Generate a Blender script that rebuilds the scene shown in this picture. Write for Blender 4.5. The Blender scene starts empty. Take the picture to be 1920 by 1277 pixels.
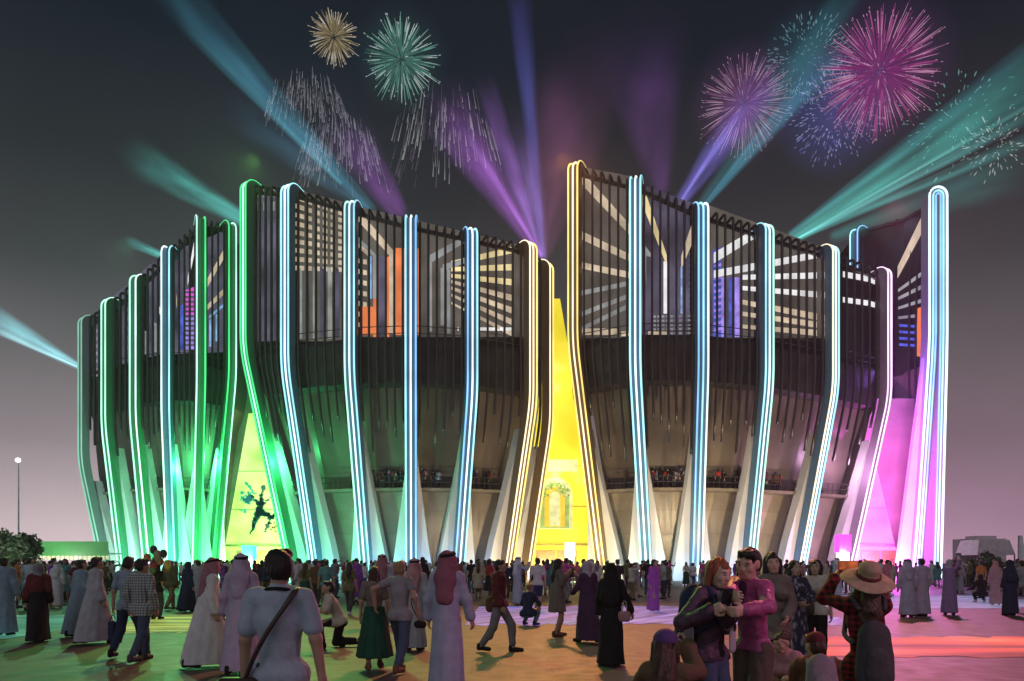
import bpy, math, random
import numpy as np
from mathutils import Vector, Matrix
random.seed(7); np.random.seed(7)
S = bpy.context.scene
COL = S.collection
F, HZ, EYE = 1400.0, 1055.0, 1.6          # focal length and horizon in photograph pixels, eye height in metres

# ------------------------------------------------------------------ camera
cd = bpy.data.cameras.new("camera"); cam = bpy.data.objects.new("camera", cd); COL.objects.link(cam)
cam.location = (0, 0, EYE); cam.rotation_euler = (math.radians(90), 0, 0)
cd.sensor_width = 36; cd.lens = 36 * F / 1920; cd.shift_y = (HZ - 638.5) / 1920
cd.clip_start = 0.1; cd.clip_end = 3000
S.camera = cam

# ------------------------------------------------------------------ sky
W = bpy.data.worlds.new("World"); S.world = W; W.use_nodes = True
nt = W.node_tree; nt.nodes.clear()
def N(nt, t, **kw):
    n = nt.nodes.new(t)
    for k, v in kw.items(): setattr(n, k, v)
    return n
def ramp(n, stops, interp='LINEAR'):
    cr = n.color_ramp; cr.interpolation = interp
    while len(cr.elements) < len(stops): cr.elements.new(0.5)
    for e, (p, c) in zip(cr.elements, stops): e.position = p; e.color = (*c, 1)
tc = N(nt, 'ShaderNodeTexCoord'); sx = N(nt, 'ShaderNodeSeparateXYZ'); nt.links.new(tc.outputs['Generated'], sx.inputs[0])
rl = N(nt, 'ShaderNodeValToRGB'); rr = N(nt, 'ShaderNodeValToRGB')
ramp(rl, [(0, (.80, .62, .65)), (.05, (.60, .485, .515)), (.14, (.28, .235, .255)), (.24, (.128, .124, .130)), (.33, (.052, .058, .062)), (.43, (.023, .028, .033)), (.55, (.0070, .0125, .019)), (.75, (.005, .007, .011))])
ramp(rr, [(0, (.52, .31, .42)), (.05, (.38, .235, .315)), (.14, (.19, .132, .158)), (.24, (.100, .088, .092)), (.33, (.045, .044, .047)), (.43, (.022, .023, .026)), (.55, (.0070, .0110, .018)), (.75, (.005, .007, .011))])
nt.links.new(sx.outputs['Z'], rl.inputs[0]); nt.links.new(sx.outputs['Z'], rr.inputs[0])
mr = N(nt, 'ShaderNodeMapRange'); mr.inputs['From Min'].default_value = -.5; mr.inputs['From Max'].default_value = .5
nt.links.new(sx.outputs['X'], mr.inputs['Value'])
mx = N(nt, 'ShaderNodeMix', data_type='RGBA'); nt.links.new(mr.outputs[0], mx.inputs[0]); nt.links.new(rl.outputs[0], mx.inputs[6]); nt.links.new(rr.outputs[0], mx.inputs[7])
bg = N(nt, 'ShaderNodeBackground'); nt.links.new(mx.outputs[2], bg.inputs[0])
wn = N(nt, 'ShaderNodeTexNoise'); wn.inputs['Scale'].default_value = 2.2; wn.inputs['Detail'].default_value = 5; nt.links.new(tc.outputs['Generated'], wn.inputs['Vector'])
wm = N(nt, 'ShaderNodeMapRange'); wm.inputs['From Min'].default_value = .3; wm.inputs['From Max'].default_value = .7; wm.inputs['To Min'].default_value = .88; wm.inputs['To Max'].default_value = 1.32; nt.links.new(wn.outputs[0], wm.inputs[0]); nt.links.new(wm.outputs[0], bg.inputs[1])
sk = N(nt, 'ShaderNodeTexSky'); sk.sky_type = 'NISHITA'; sk.sun_disc = False; sk.sun_elevation = math.radians(-4); sk.sun_rotation = math.radians(200)
bg2 = N(nt, 'ShaderNodeBackground'); nt.links.new(sk.outputs[0], bg2.inputs[0]); bg2.inputs[1].default_value = 0.02
ad = N(nt, 'ShaderNodeAddShader'); nt.links.new(bg.outputs[0], ad.inputs[0]); nt.links.new(bg2.outputs[0], ad.inputs[1])
wo = N(nt, 'ShaderNodeOutputWorld'); nt.links.new(ad.outputs[0], wo.inputs[0])

# ------------------------------------------------------------------ sun (a soft fill added from behind the camera) and exposure
sd = bpy.data.lights.new("fill_sun", 'SUN'); sd.energy = 0.42; sd.angle = math.radians(60); sd.color = (.86, .90, 1.0)
so = bpy.data.objects.new("fill_sun", sd); COL.objects.link(so); so.rotation_euler = (math.radians(48), 0, math.radians(-20))
S.view_settings.view_transform = 'Standard'; S.view_settings.look = 'None'
S.view_settings.exposure = 0.0; S.view_settings.gamma = 1.0
S.cycles.max_bounces = 6; S.cycles.diffuse_bounces = 2; S.cycles.glossy_bounces = 2; S.cycles.transparent_max_bounces = 12
S.cycles.sample_clamp_indirect = 3.0; S.cycles.sample_clamp_direct = 0
S.cycles.volume_step_rate = 4; S.cycles.volume_max_steps = 48
S.cycles.use_denoising = True
S.cycles.caustics_reflective = False; S.cycles.caustics_refractive = False

def at(px, Y, z=0.0): return Vector(((px - 960) / F * Y, Y, z))
def zof(py, Y): return EYE + (HZ - py) / F * Y

# ------------------------------------------------------------------ stage lights on the roof that throw coloured pools, and floor uplights
def spot(src, dst, power, color, deg, blend=.8, size=.4, name='stage_or_fill_light'):
    l = bpy.data.lights.new(name, 'SPOT'); l.energy = power; l.color = color; l.spot_size = math.radians(deg); l.spot_blend = blend; l.shadow_soft_size = size
    o = bpy.data.objects.new(name, l); COL.objects.link(o); o.location = src
    o.rotation_euler = (Vector(dst) - Vector(src)).to_track_quat('-Z', 'Y').to_euler(); return o
def point(loc, power, color, size=.25, name='uplight'):
    l = bpy.data.lights.new(name, 'POINT'); l.energy = power; l.color = color; l.shadow_soft_size = size
    o = bpy.data.objects.new(name, l); COL.objects.link(o); o.location = loc; return o
spot((-20, 58, 33), (-9, 13, 0), 30000, (.30, 1, .18), 30)          # green pool, left
spot((-16, 60, 33), (-3.5, 6, 0), 9000, (.70, .80, .25), 26)
spot((-34, 66, 30), (-19, 26, 0), 15000, (.30, 1, .50), 34)
spot((4, 58, 33), (2.5, 13, 0), 52000, (1, .36, .10), 30)           # amber pool, centre
spot((6, 59, 33), (1.0, 7.5, 0), 15000, (1, .36, .18), 28)
spot((6, 59, 33), (4, 32, 0), 7000, (1, .42, .22), 40)
spot((34, 66, 33), (9, 9, 0), 27000, (1, .26, .42), 34)             # rose pool, right
spot((33, 66, 33), (10.5, 14, 0), 26000, (1, .12, .10), 22)
spot((36, 68, 33), (20, 30, 0), 17000, (.70, .55, 1), 34)
spot((10, 1.5, 6), (2.0, 6.0, 1.2), 1500, (1, .36, .60), 32, size=.3)  # added unseen rose flood beyond the right edge, brightens the near couple

# ------------------------------------------------------------------ materials
MATS = {}
def mat(name, color, rough=.6, metal=0.0, var=.18, scale=3.0, bump=0.0, bscale=40.0, spec=.4, coords='Object', stretch=None):
    if name in MATS: return MATS[name]
    m = bpy.data.materials.new(name); m.use_nodes = True; t = m.node_tree; b = t.nodes['Principled BSDF']
    b.inputs['Roughness'].default_value = rough; b.inputs['Metallic'].default_value = metal; b.inputs['Specular IOR Level'].default_value = spec
    co = N(t, 'ShaderNodeTexCoord'); src = co.outputs[coords]
    if stretch:
        mp = N(t, 'ShaderNodeMapping'); mp.inputs['Scale'].default_value = stretch; t.links.new(src, mp.inputs[0]); src = mp.outputs[0]
    no = N(t, 'ShaderNodeTexNoise'); no.inputs['Scale'].default_value = scale; no.inputs['Detail'].default_value = 5; t.links.new(src, no.inputs['Vector'])
    cr = N(t, 'ShaderNodeValToRGB'); a = [max(0, c * (1 - var)) for c in color]; z = [min(1, c * (1 + var)) for c in color]
    ramp(cr, [(.3, a), (.7, z)]); t.links.new(no.outputs[0], cr.inputs[0]); t.links.new(cr.outputs[0], b.inputs['Base Color'])
    if bump:
        n2 = N(t, 'ShaderNodeTexNoise'); n2.inputs['Scale'].default_value = bscale; n2.inputs['Detail'].default_value = 3; t.links.new(src, n2.inputs['Vector'])
        bp = N(t, 'ShaderNodeBump'); bp.inputs['Strength'].default_value = bump; bp.inputs['Distance'].default_value = .02
        t.links.new(n2.outputs[0], bp.inputs['Height']); t.links.new(bp.outputs[0], b.inputs['Normal'])
    MATS[name] = m; return m
def emit(name, color, strength=1.0, base=None, var=0.0, scale=1.0):
    if name in MATS: return MATS[name]
    m = bpy.data.materials.new(name); m.use_nodes = True; t = m.node_tree; b = t.nodes['Principled BSDF']
    b.inputs['Base Color'].default_value = (*(base or [c * .5 for c in color]), 1); b.inputs['Roughness'].default_value = .4
    b.inputs['Emission Color'].default_value = (*color, 1); b.inputs['Emission Strength'].default_value = strength * .30
    if var:
        co = N(t, 'ShaderNodeTexCoord'); no = N(t, 'ShaderNodeTexNoise'); no.inputs['Scale'].default_value = scale; no.inputs['Detail'].default_value = 4
        t.links.new(co.outputs['Object'], no.inputs['Vector'])
        mrn = N(t, 'ShaderNodeMapRange'); mrn.inputs['From Min'].default_value = .3; mrn.inputs['From Max'].default_value = .7
        mrn.inputs['To Min'].default_value = strength * (1 - var); mrn.inputs['To Max'].default_value = strength * (1 + var)
        t.links.new(no.outputs[0], mrn.inputs[0]); t.links.new(mrn.outputs[0], b.inputs['Emission Strength'])
    MATS[name] = m; return m

# ------------------------------------------------------------------ mesh helpers
class MB:
    def __init__(s): s.v = []; s.f = []; s.m = []
    def add(s, v, f, mi=0):
        o = len(s.v); s.v += [tuple(p) for p in v]; s.f += [tuple(i + o for i in q) for q in f]; s.m += [mi] * len(f)
    def quad(s, a, b, c, d, mi=0): s.add([a, b, c, d], [(0, 1, 2, 3)], mi)
    def box(s, lo, hi, mi=0):
        x0, y0, z0 = lo; x1, y1, z1 = hi
        s.add([(x0, y0, z0), (x1, y0, z0), (x1, y1, z0), (x0, y1, z0), (x0, y0, z1), (x1, y0, z1), (x1, y1, z1), (x0, y1, z1)],
              [(3, 2, 1, 0), (4, 5, 6, 7), (0, 1, 5, 4), (1, 2, 6, 5), (2, 3, 7, 6), (3, 0, 4, 7)], mi)
    def sweep(s, pts, wdir, prof, mi=0, cap=True, off=(0, 0)):
        """prof: closed list of (a along wdir, b along outward)"""
        w = Vector(wdir).normalized(); n = len(prof); rings = []
        for i, p in enumerate(pts):
            tg = (pts[min(i + 1, len(pts) - 1)] - pts[max(i - 1, 0)]).normalized()
            o = tg.cross(w).normalized(); ww = o.cross(tg).normalized()
            rings.append([p + ww * (a + off[0]) + o * (b + off[1]) for a, b in prof])
        v = [q for r in rings for q in r]
        f = [(i * n + j, i * n + (j + 1) % n, (i + 1) * n + (j + 1) % n, (i + 1) * n + j) for i in range(len(pts) - 1) for j in range(n)]
        if cap: f += [tuple(range(n - 1, -1, -1)), tuple((len(pts) - 1) * n + j for j in range(n))]
        s.add(v, f, mi)
    def tube(s, pts, r, n=6, mi=0):
        pts = [Vector(p) for p in pts]; rs = r if isinstance(r, (list, tuple)) else [r] * len(pts); v = []
        for i, p in enumerate(pts):
            tg = (pts[min(i + 1, len(pts) - 1)] - pts[max(i - 1, 0)]).normalized()
            a = tg.cross(Vector((0, 0, 1)) if abs(tg.z) < .9 else Vector((1, 0, 0))).normalized(); b = tg.cross(a)
            v += [p + (a * math.cos(2 * math.pi * j / n) + b * math.sin(2 * math.pi * j / n)) * rs[i] for j in range(n)]
        f = [(i * n + j, i * n + (j + 1) % n, (i + 1) * n + (j + 1) % n, (i + 1) * n + j) for i in range(len(pts) - 1) for j in range(n)]
        f += [tuple(range(n - 1, -1, -1)), tuple((len(pts) - 1) * n + j for j in range(n))]
        s.add(v, f, mi)
    def build(s, name, mats, parent=None, smooth=False):
        me = bpy.data.meshes.new(name); me.from_pydata(s.v, [], s.f); 
        for m in (mats if isinstance(mats, (list, tuple)) else [mats]): me.materials.append(m)
        me.polygons.foreach_set('material_index', s.m)
        if smooth: me.polygons.foreach_set('use_smooth', [True] * len(s.f))
        me.validate(); me.update()
        return link(name, me, parent)
def link(name, me, parent=None):
    o = bpy.data.objects.new(name, me); COL.objects.link(o)
    if parent: o.parent = parent
    return o
def tag(o, label=None, cat=None, group=None, kind=None):
    if label: o['label'] = label
    if cat: o['category'] = cat
    if group: o['group'] = group
    if kind: o['kind'] = kind
    return o
def thing(name, loc, label, cat, group=None, rz=0):
    o = bpy.data.objects.new(name, None); COL.objects.link(o); o.location = loc; o.rotation_euler = (0, 0, rz); o.empty_display_size = .3
    return tag(o, label, cat, group)

# ================================================================== THE SETTING: plaza
def ground_mat():
    m = bpy.data.materials.new('plaza_stone'); m.use_nodes = True; t = m.node_tree; b = t.nodes['Principled BSDF']
    co = N(t, 'ShaderNodeTexCoord'); br = N(t, 'ShaderNodeTexBrick'); br.offset = .5
    for k, v in (('Scale', 1.0), ('Mortar Size', .02), ('Brick Width', 1.2), ('Row Height', .6), ('Bias', -.2)): br.inputs[k].default_value = v
    br.inputs['Color1'].default_value = (.060, .049, .040, 1); br.inputs['Color2'].default_value = (.050, .041, .034, 1); br.inputs['Mortar'].default_value = (.034, .028, .024, 1)
    t.links.new(co.outputs['Object'], br.inputs['Vector'])
    no = N(t, 'ShaderNodeTexNoise'); no.inputs['Scale'].default_value = .6; no.inputs['Detail'].default_value = 8; t.links.new(co.outputs['Object'], no.inputs['Vector'])
    cr = N(t, 'ShaderNodeValToRGB'); ramp(cr, [(.3, (.55, .55, .55)), (.7, (1.25, 1.25, 1.25))]); t.links.new(no.outputs[0], cr.inputs[0])
    mx = N(t, 'ShaderNodeMix', data_type='RGBA', blend_type='MULTIPLY'); mx.inputs[0].default_value = 1
    t.links.new(br.outputs[0], mx.inputs[6]); t.links.new(cr.outputs[0], mx.inputs[7]); t.links.new(mx.outputs[2], b.inputs['Base Color'])
    n2 = N(t, 'ShaderNodeTexNoise'); n2.inputs['Scale'].default_value = 3; n2.inputs['Detail'].default_value = 6; t.links.new(co.outputs['Object'], n2.inputs['Vector'])
    mp = N(t, 'ShaderNodeMapRange'); mp.inputs['To Min'].default_value = .40; mp.inputs['To Max'].default_value = .75; t.links.new(n2.outputs[0], mp.inputs[0]); t.links.new(mp.outputs[0], b.inputs['Roughness'])
    bp = N(t, 'ShaderNodeBump'); bp.inputs['Strength'].default_value = .25; bp.inputs['Distance'].default_value = .01; t.links.new(n2.outputs[0], bp.inputs['Height']); t.links.new(bp.outputs[0], b.inputs['Normal'])
    return m
g = MB(); g.quad((-900, -60, 0), (900, -60, 0), (900, 1500, 0), (-900, 1500, 0))
tag(g.build('ground', ground_mat()), kind='structure')
# darker paving band across the plaza in front of the crowd
g = MB(); g.quad((-70, 36, .004), (70, 36, .004), (70, 44, .004), (-70, 44, .004))
tag(g.build('pavement', mat('dark_paving', (.10, .075, .07), .5, var=.3, scale=2, bump=.2)), kind='structure')

def floor_glow(x0, x1, y0, y1, cols, stripe, strength, label, ang=0, seed=0, soft=.12):
    """projected light put into a glowing sheet on the paving: coloured stripes, ragged edge"""
    m = bpy.data.materials.new('painted_floor_light'); m.use_nodes = True; t = m.node_tree; b = t.nodes['Principled BSDF']  # emission stands in for light thrown on the paving
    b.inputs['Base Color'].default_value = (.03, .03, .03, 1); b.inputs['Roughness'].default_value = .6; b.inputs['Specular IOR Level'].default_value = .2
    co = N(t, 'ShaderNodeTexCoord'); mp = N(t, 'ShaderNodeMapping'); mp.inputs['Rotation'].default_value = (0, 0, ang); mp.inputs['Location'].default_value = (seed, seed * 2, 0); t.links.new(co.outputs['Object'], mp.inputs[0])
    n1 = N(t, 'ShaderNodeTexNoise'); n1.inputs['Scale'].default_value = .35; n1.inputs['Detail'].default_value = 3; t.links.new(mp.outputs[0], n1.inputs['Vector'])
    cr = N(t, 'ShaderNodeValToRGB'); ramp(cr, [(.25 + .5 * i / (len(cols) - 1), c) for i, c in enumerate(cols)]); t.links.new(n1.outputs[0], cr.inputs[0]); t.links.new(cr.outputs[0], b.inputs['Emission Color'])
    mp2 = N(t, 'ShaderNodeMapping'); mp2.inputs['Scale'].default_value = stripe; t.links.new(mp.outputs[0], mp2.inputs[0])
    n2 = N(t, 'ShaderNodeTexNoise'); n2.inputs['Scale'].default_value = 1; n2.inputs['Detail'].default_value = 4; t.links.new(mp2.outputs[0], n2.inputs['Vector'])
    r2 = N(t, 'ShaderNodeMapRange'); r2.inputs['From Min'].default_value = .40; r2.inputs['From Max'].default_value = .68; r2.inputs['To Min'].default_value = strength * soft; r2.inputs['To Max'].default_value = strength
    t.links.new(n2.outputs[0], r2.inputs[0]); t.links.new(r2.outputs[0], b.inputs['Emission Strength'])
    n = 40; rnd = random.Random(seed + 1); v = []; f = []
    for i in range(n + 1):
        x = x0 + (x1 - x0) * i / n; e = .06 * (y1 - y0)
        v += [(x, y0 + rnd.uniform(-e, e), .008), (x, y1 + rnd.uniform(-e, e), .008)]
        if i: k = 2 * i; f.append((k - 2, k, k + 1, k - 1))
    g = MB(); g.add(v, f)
    return tag(g.build('floor_light_sheet', m), kind='structure')
floor_glow(-1.2, 9.5, 19.2, 27.5, [(.22, .45, .62), (.36, .28, .90), (.55, .36, .90), (.28, .62, .75)], (3.0, .30, 1), .72, 'lilac and cyan striped light pattern on the floor behind the standing women', ang=.6, seed=3, soft=.32)
floor_glow(-10.5, -6.3, 17.0, 23.0, [(.75, .55, .10), (.65, .75, .15), (.85, .60, .18)], (.12, 1.6, 1), .95, 'gold striped light pattern on the floor behind the man in the plaid shirt', seed=9)
floor_glow(4.5, 17, 12.6, 16.0, [(.95, .05, .02), (1, .12, .04), (1, .38, .15)], (.10, 1.1, 1), 1.25, 'red orange streaked light pattern on the floor at the right', seed=14, soft=.2)
floor_glow(-17.0, -10.6, 15.5, 22.5, [(.10, .45, .30), (.15, .55, .42), (.12, .40, .20)], (.25, .9, 1), .62, 'sea green light pattern on the floor beside the men in long robes', seed=21, soft=.3)
floor_glow(11.5, 22, 26, 36, [(.35, .40, .75), (.45, .50, .85), (.55, .45, .80)], (.2, .8, 1), .50, 'pale blue light pattern on the floor by the far right people', seed=30, soft=.45)

# ================================================================== THE BUILDING: four wings of neon-edged fins
STRIP = {k: emit('neon_' + k, c, s, var=.28, scale=.22) for k, (c, s) in dict(
    mint=((.52, 1, .82), 1.25), green=((.08, .95, .30), 1.0), cyan=((.40, .88, 1), 1.2), blue=((.26, .58, 1), 1.2), white=((.80, .97, 1), 1.5),
    warm=((1, .82, .56), 1.5), yellow=((1, .78, .22), 1.3), pink=((1, .72, 1), 1.5), ice=((.72, .92, 1), 1.5), violet=((.75, .45, 1), 1.2), dimmint=((.40, .85, .65), .55)).items()}
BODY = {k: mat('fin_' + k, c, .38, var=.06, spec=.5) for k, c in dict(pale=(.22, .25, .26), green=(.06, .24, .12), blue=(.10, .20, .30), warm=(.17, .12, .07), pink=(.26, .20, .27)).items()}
M_ROD = mat('rod_metal', (.030, .028, .028), .32, var=.3, spec=.6)
M_SCREEN = mat('screen_glass', (.022, .021, .021), .28, var=.35, scale=.4, spec=.5)
M_BAND = mat('parapet_black', (.035, .033, .034), .5, var=.5, scale=.7)
M_MID = mat('bronze_cladding', (.15, .125, .105), .36, var=.35, scale=.25, bump=.15, bscale=2)
M_SLAB = mat('terrace_concrete', (.20, .17, .13), .6)
M_FLARE = mat('pale_buttress', (.58, .58, .58), .5, var=.08, scale=.5)
M_RAIL = mat('rail_metal', (.05, .045, .045), .4)
M_ROOF = mat('roof_dark', (.03, .03, .032), .7)
def lower_mat():
    m = bpy.data.materials.new('tan_panel_wall'); m.use_nodes = True; t = m.node_tree; b = t.nodes['Principled BSDF']; b.inputs['Roughness'].default_value = .32; b.inputs['Specular IOR Level'].default_value = .5
    co = N(t, 'ShaderNodeTexCoord'); mp = N(t, 'ShaderNodeMapping'); mp.inputs['Rotation'].default_value = (math.radians(90), 0, 0); t.links.new(co.outputs['Object'], mp.inputs[0])
    br = N(t, 'ShaderNodeTexBrick'); br.offset = .3
    for k, v in (('Scale', 1.0), ('Mortar Size', .03), ('Brick Width', 3.1), ('Row Height', 2.1)): br.inputs[k].default_value = v
    br.inputs['Color1'].default_value = (.40, .345, .27, 1); br.inputs['Color2'].default_value = (.33, .285, .22, 1); br.inputs['Mortar'].default_value = (.30, .26, .20, 1)
    t.links.new(mp.outputs[0], br.inputs['Vector'])
    no = N(t, 'ShaderNodeTexNoise'); no.inputs['Scale'].default_value = .35; no.inputs['Detail'].default_value = 6; t.links.new(co.outputs['Object'], no.inputs['Vector'])
    cr = N(t, 'ShaderNodeValToRGB'); ramp(cr, [(.3, (.7, .7, .7)), (.7, (1.15, 1.15, 1.15))]); t.links.new(no.outputs[0], cr.inputs[0])
    mx = N(t, 'ShaderNodeMix', data_type='RGBA', blend_type='MULTIPLY'); mx.inputs[0].default_value = 1; t.links.new(br.outputs[0], mx.inputs[6]); t.links.new(cr.outputs[0], mx.inputs[7]); t.links.new(mx.outputs[2], b.inputs['Base Color'])
    return m
M_LOW = lower_mat()
# what the great media screens behind the rods show
SCR = [M_SCREEN,
       emit('screen_warm', (.62, .50, .36), .85, var=.45, scale=.5), emit('screen_yellow', (.80, .66, .34), .9, var=.4, scale=.5), emit('screen_grey', (.40, .42, .42), .55, var=.5, scale=.5),
       emit('screen_orange', (.95, .24, .08), .80, var=.35, scale=.35), emit('screen_blue', (.10, .15, .75), .60, var=.6, scale=1.2), emit('screen_violet', (.42, .30, .95), .75, var=.5, scale=1.2),
       emit('screen_magenta', (.85, .12, .75), .75, var=.4, scale=.9), emit('screen_sky', (.30, .55, .95), .7, var=.5, scale=1.4), emit('screen_dusk', (.10, .088, .14), .75, var=.7, scale=.3),
       emit('screen_brown', (.105, .092, .078), .8, var=.6, scale=.25), emit('screen_white', (.85, .85, .85), .9, var=.3, scale=.6)]
WARM, YEL, GREY, ORA, BLU, VIO, MAG, SKY, DUSK, BRN, WHT = range(1, 12)

class Wing:
    """fins: (px of the upright part, py of its top, depth, px of its foot, depth of the foot, py of the bend, strips, body)"""
    def __init__(s, name, label, fins, zband, zmid, zter, nrods, ends=(1, 1), seed=1, rodz=(9, 15), flare=True, dk=1.0):
        s.dk = dk
        s.rnd = random.Random(seed); s.fins = fins; s.n = len(fins)
        s.X = [(f[0] - 960) / F * f[2] for f in fins]; s.Y = [f[2] for f in fins]; s.ZT = [zof(f[1], f[2]) for f in fins]
        s.XB = [(f[3] - 960) / F * f[4] for f in fins]; s.YB = [f[4] for f in fins]; s.ZK = [zof(f[5], f[2]) for f in fins]
        c = Vector((sum(s.X) / s.n, sum(s.Y) / s.n, 0)); s.root = thing(name, c, label, 'building'); s.root['group'] = 'wings of the neon pavilion'
        s.zband, s.zmid, s.zter = zband, zmid, zter
        tn = []
        for i in range(s.n):
            a, b = max(0, i - 1), min(s.n - 1, i + 1); d = Vector((s.X[b] - s.X[a], s.Y[b] - s.Y[a], 0)).normalized(); tn.append(Vector((d.y, -d.x, 0)))
        s.NX = [v.x for v in tn]; s.NY = [v.y for v in tn]
        s.walls(ends); s.make_fins(flare); s.rods(nrods, rodz)
    def par(s, o): o.parent = s.root; o.matrix_parent_inverse = Matrix.Translation(s.root.location).inverted(); return o
    def ip(s, arr, u): return float(np.interp(u, range(s.n), arr))
    def nrm(s, u): return Vector((s.ip(s.NX, u), s.ip(s.NY, u), 0)).normalized()
    def pos(s, u, z):
        """front line of the fins at height z, u counts fins"""
        zk = s.ip(s.ZK, u); t = Vector((s.ip(s.X, u), s.ip(s.Y, u), 0)); b = Vector((s.ip(s.XB, u), s.ip(s.YB, u), 0))
        w = 0 if z >= zk else (zk - z) / zk
        soft = 1.6                                            # round off the bend
        d = (zk - z) / soft
        if -1 < d < 1: w = soft * (d + 1) ** 2 / 4 / zk
        lo = 2.2                                              # and let the foot come down upright
        w = min(w, 1 - .55 * lo / zk) if z < lo * .5 else w
        p = t.lerp(b, min(1, w)); p.z = z; return p
    def wall_pt(s, u, z, inset): inset *= s.dk; p = s.pos(u, z) - s.nrm(u) * inset; p.z = z; return p
    def surf(s, name, rows, m, u0=0, u1=None, nu=6):
        """rows: list of functions u -> (z, inset)"""
        u1 = s.n - 1 if u1 is None else u1; k = int((u1 - u0) * nu); v = []; f = []
        for r in rows: v += [s.wall_pt(u0 + (u1 - u0) * i / k, *r(u0 + (u1 - u0) * i / k)) for i in range(k + 1)]
        for a in range(len(rows) - 1):
            for i in range(k): o = a * (k + 1) + i; f.append((o, o + k + 1, o + k + 2, o + 1))
        g = MB(); g.add(v, f); return s.par(g.build(name, m, smooth=False))
    def walls(s, ends):
        zt = lambda u: s.ip(s.ZT, u)
        s.inset = 1.5
        # upper media screen, parapet, recessed middle wall, terrace and lower wall
        s.surf('parapet', [lambda u: (s.zband, 1.25), lambda u: (s.zband - .35, 1.1), lambda u: (s.zmid + .3, 1.5), lambda u: (s.zmid, 2.3)], M_BAND)
        zs = [s.zmid, (s.zmid + s.zter) / 2, s.zter]
        s.surf('middle_wall', [(lambda u, z=z, q=q: (z, q)) for z, q in zip(zs, (2.3, 2.8, 3.2))], M_MID)
        s.surf('terrace', [lambda u: (s.zter + .02, 3.2), lambda u: (s.zter + .02, 1.5), lambda u: (s.zter - .22, 1.5), lambda u: (s.zter - .22, 3.4)], M_SLAB)
        s.surf('lower_wall', [lambda u: (s.zter - .22, 3.0), lambda u: (s.zter * .5, 3.0), lambda u: (0, 3.0)], M_LOW)
        g = MB(); k = (s.n - 1) * 5
        for z in (.55, 1.05): g.tube([s.wall_pt((s.n - 1) * i / k, s.zter, 1.6) + Vector((0, 0, z)) for i in range(k + 1)], .04, 4)
        for i in range(k * 2 + 1):
            p = s.wall_pt((s.n - 1) * i / k / 2, s.zter, 1.6); g.tube([p, p + Vector((0, 0, 1.05))], .025, 4)
        s.par(g.build('terrace_rail', M_RAIL))
        g = MB(); k = (s.n - 1) * 4
        for z in (.3, .9):
            g.tube([s.wall_pt((s.n - 1) * i / k, s.zband, 1.2) + Vector((0, 0, z)) for i in range(k + 1)], .04, 4)
        s.par(g.build('upper_rail', M_RAIL))
        # roof edge, roof and the two end walls that run back from the first and the last fin
        g = MB(); k = (s.n - 1) * 5; us = [(s.n - 1) * i / k for i in range(k + 1)]
        g.sweep([s.wall_pt(u, zt(u) - .75, 1.5) for u in us], (0, 0, 1), [(-.15, -.2), (.15, -.2), (.15, .25), (-.15, .25)])
        s.par(g.build('roof_edge', M_ROD))
        back = 9.0; g = MB(); v = []
        for u in us:
            a = s.wall_pt(u, zt(u) - .85, 1.6); b = a + Vector((0, back, -1.2)); v += [a, b]
        g.add(v, [(2 * i, 2 * i + 2, 2 * i + 3, 2 * i + 1) for i in range(k)])
        s.par(g.build('roof', M_ROOF))
        for e, u in enumerate((0, s.n - 1)):
            if not ends[e]: continue
            g = MB(); v = []
            zs = [0, 2, 5, 8, 11, 14, 16, 18, 20, 23, zt(u) - .9]
            for z in zs: a = s.wall_pt(u, z, 1.0 if z > s.zmid else 1.6); v += [a, a + Vector((0, back, 0))]
            g.add(v, [(2 * i, 2 * i + 1, 2 * i + 3, 2 * i + 2) for i in range(len(zs) - 1)])
            s.par(g.build('end_wall', M_MID))
    def path(s, u, reach=2.2, rad=.9, top=0.0, zend=0.0, back=0.0):
        n = s.nrm(u); zt = s.ip(s.ZT, u) + top; pts = []
        base = s.pos(u, zt)
        c = Vector((base.x, base.y, zt - rad)) - n * (rad + back)
        for a in np.linspace(-.35, math.pi / 2, 4)[:0]: pass
        pts.append(c - n * (reach - rad) + Vector((0, 0, rad * .55)))
        for a in np.linspace(math.radians(115), 0, 8): pts.append(c + n * (math.cos(a) * rad) + Vector((0, 0, math.sin(a) * rad)))
        zk = s.ip(s.ZK, u)
        zs = [zk + 3] + list(np.linspace(zk + 1.6, zk - 1.6, 9)) + list(np.linspace(zk - 3, 2.4, 5)) + [1.6, .8, 0]
        for z in zs:
            if z < zend: break
            pts.append(s.wall_pt(u, z, back))
        if zend > 0: pts.append(s.wall_pt(u, zend, back))
        return pts
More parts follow.
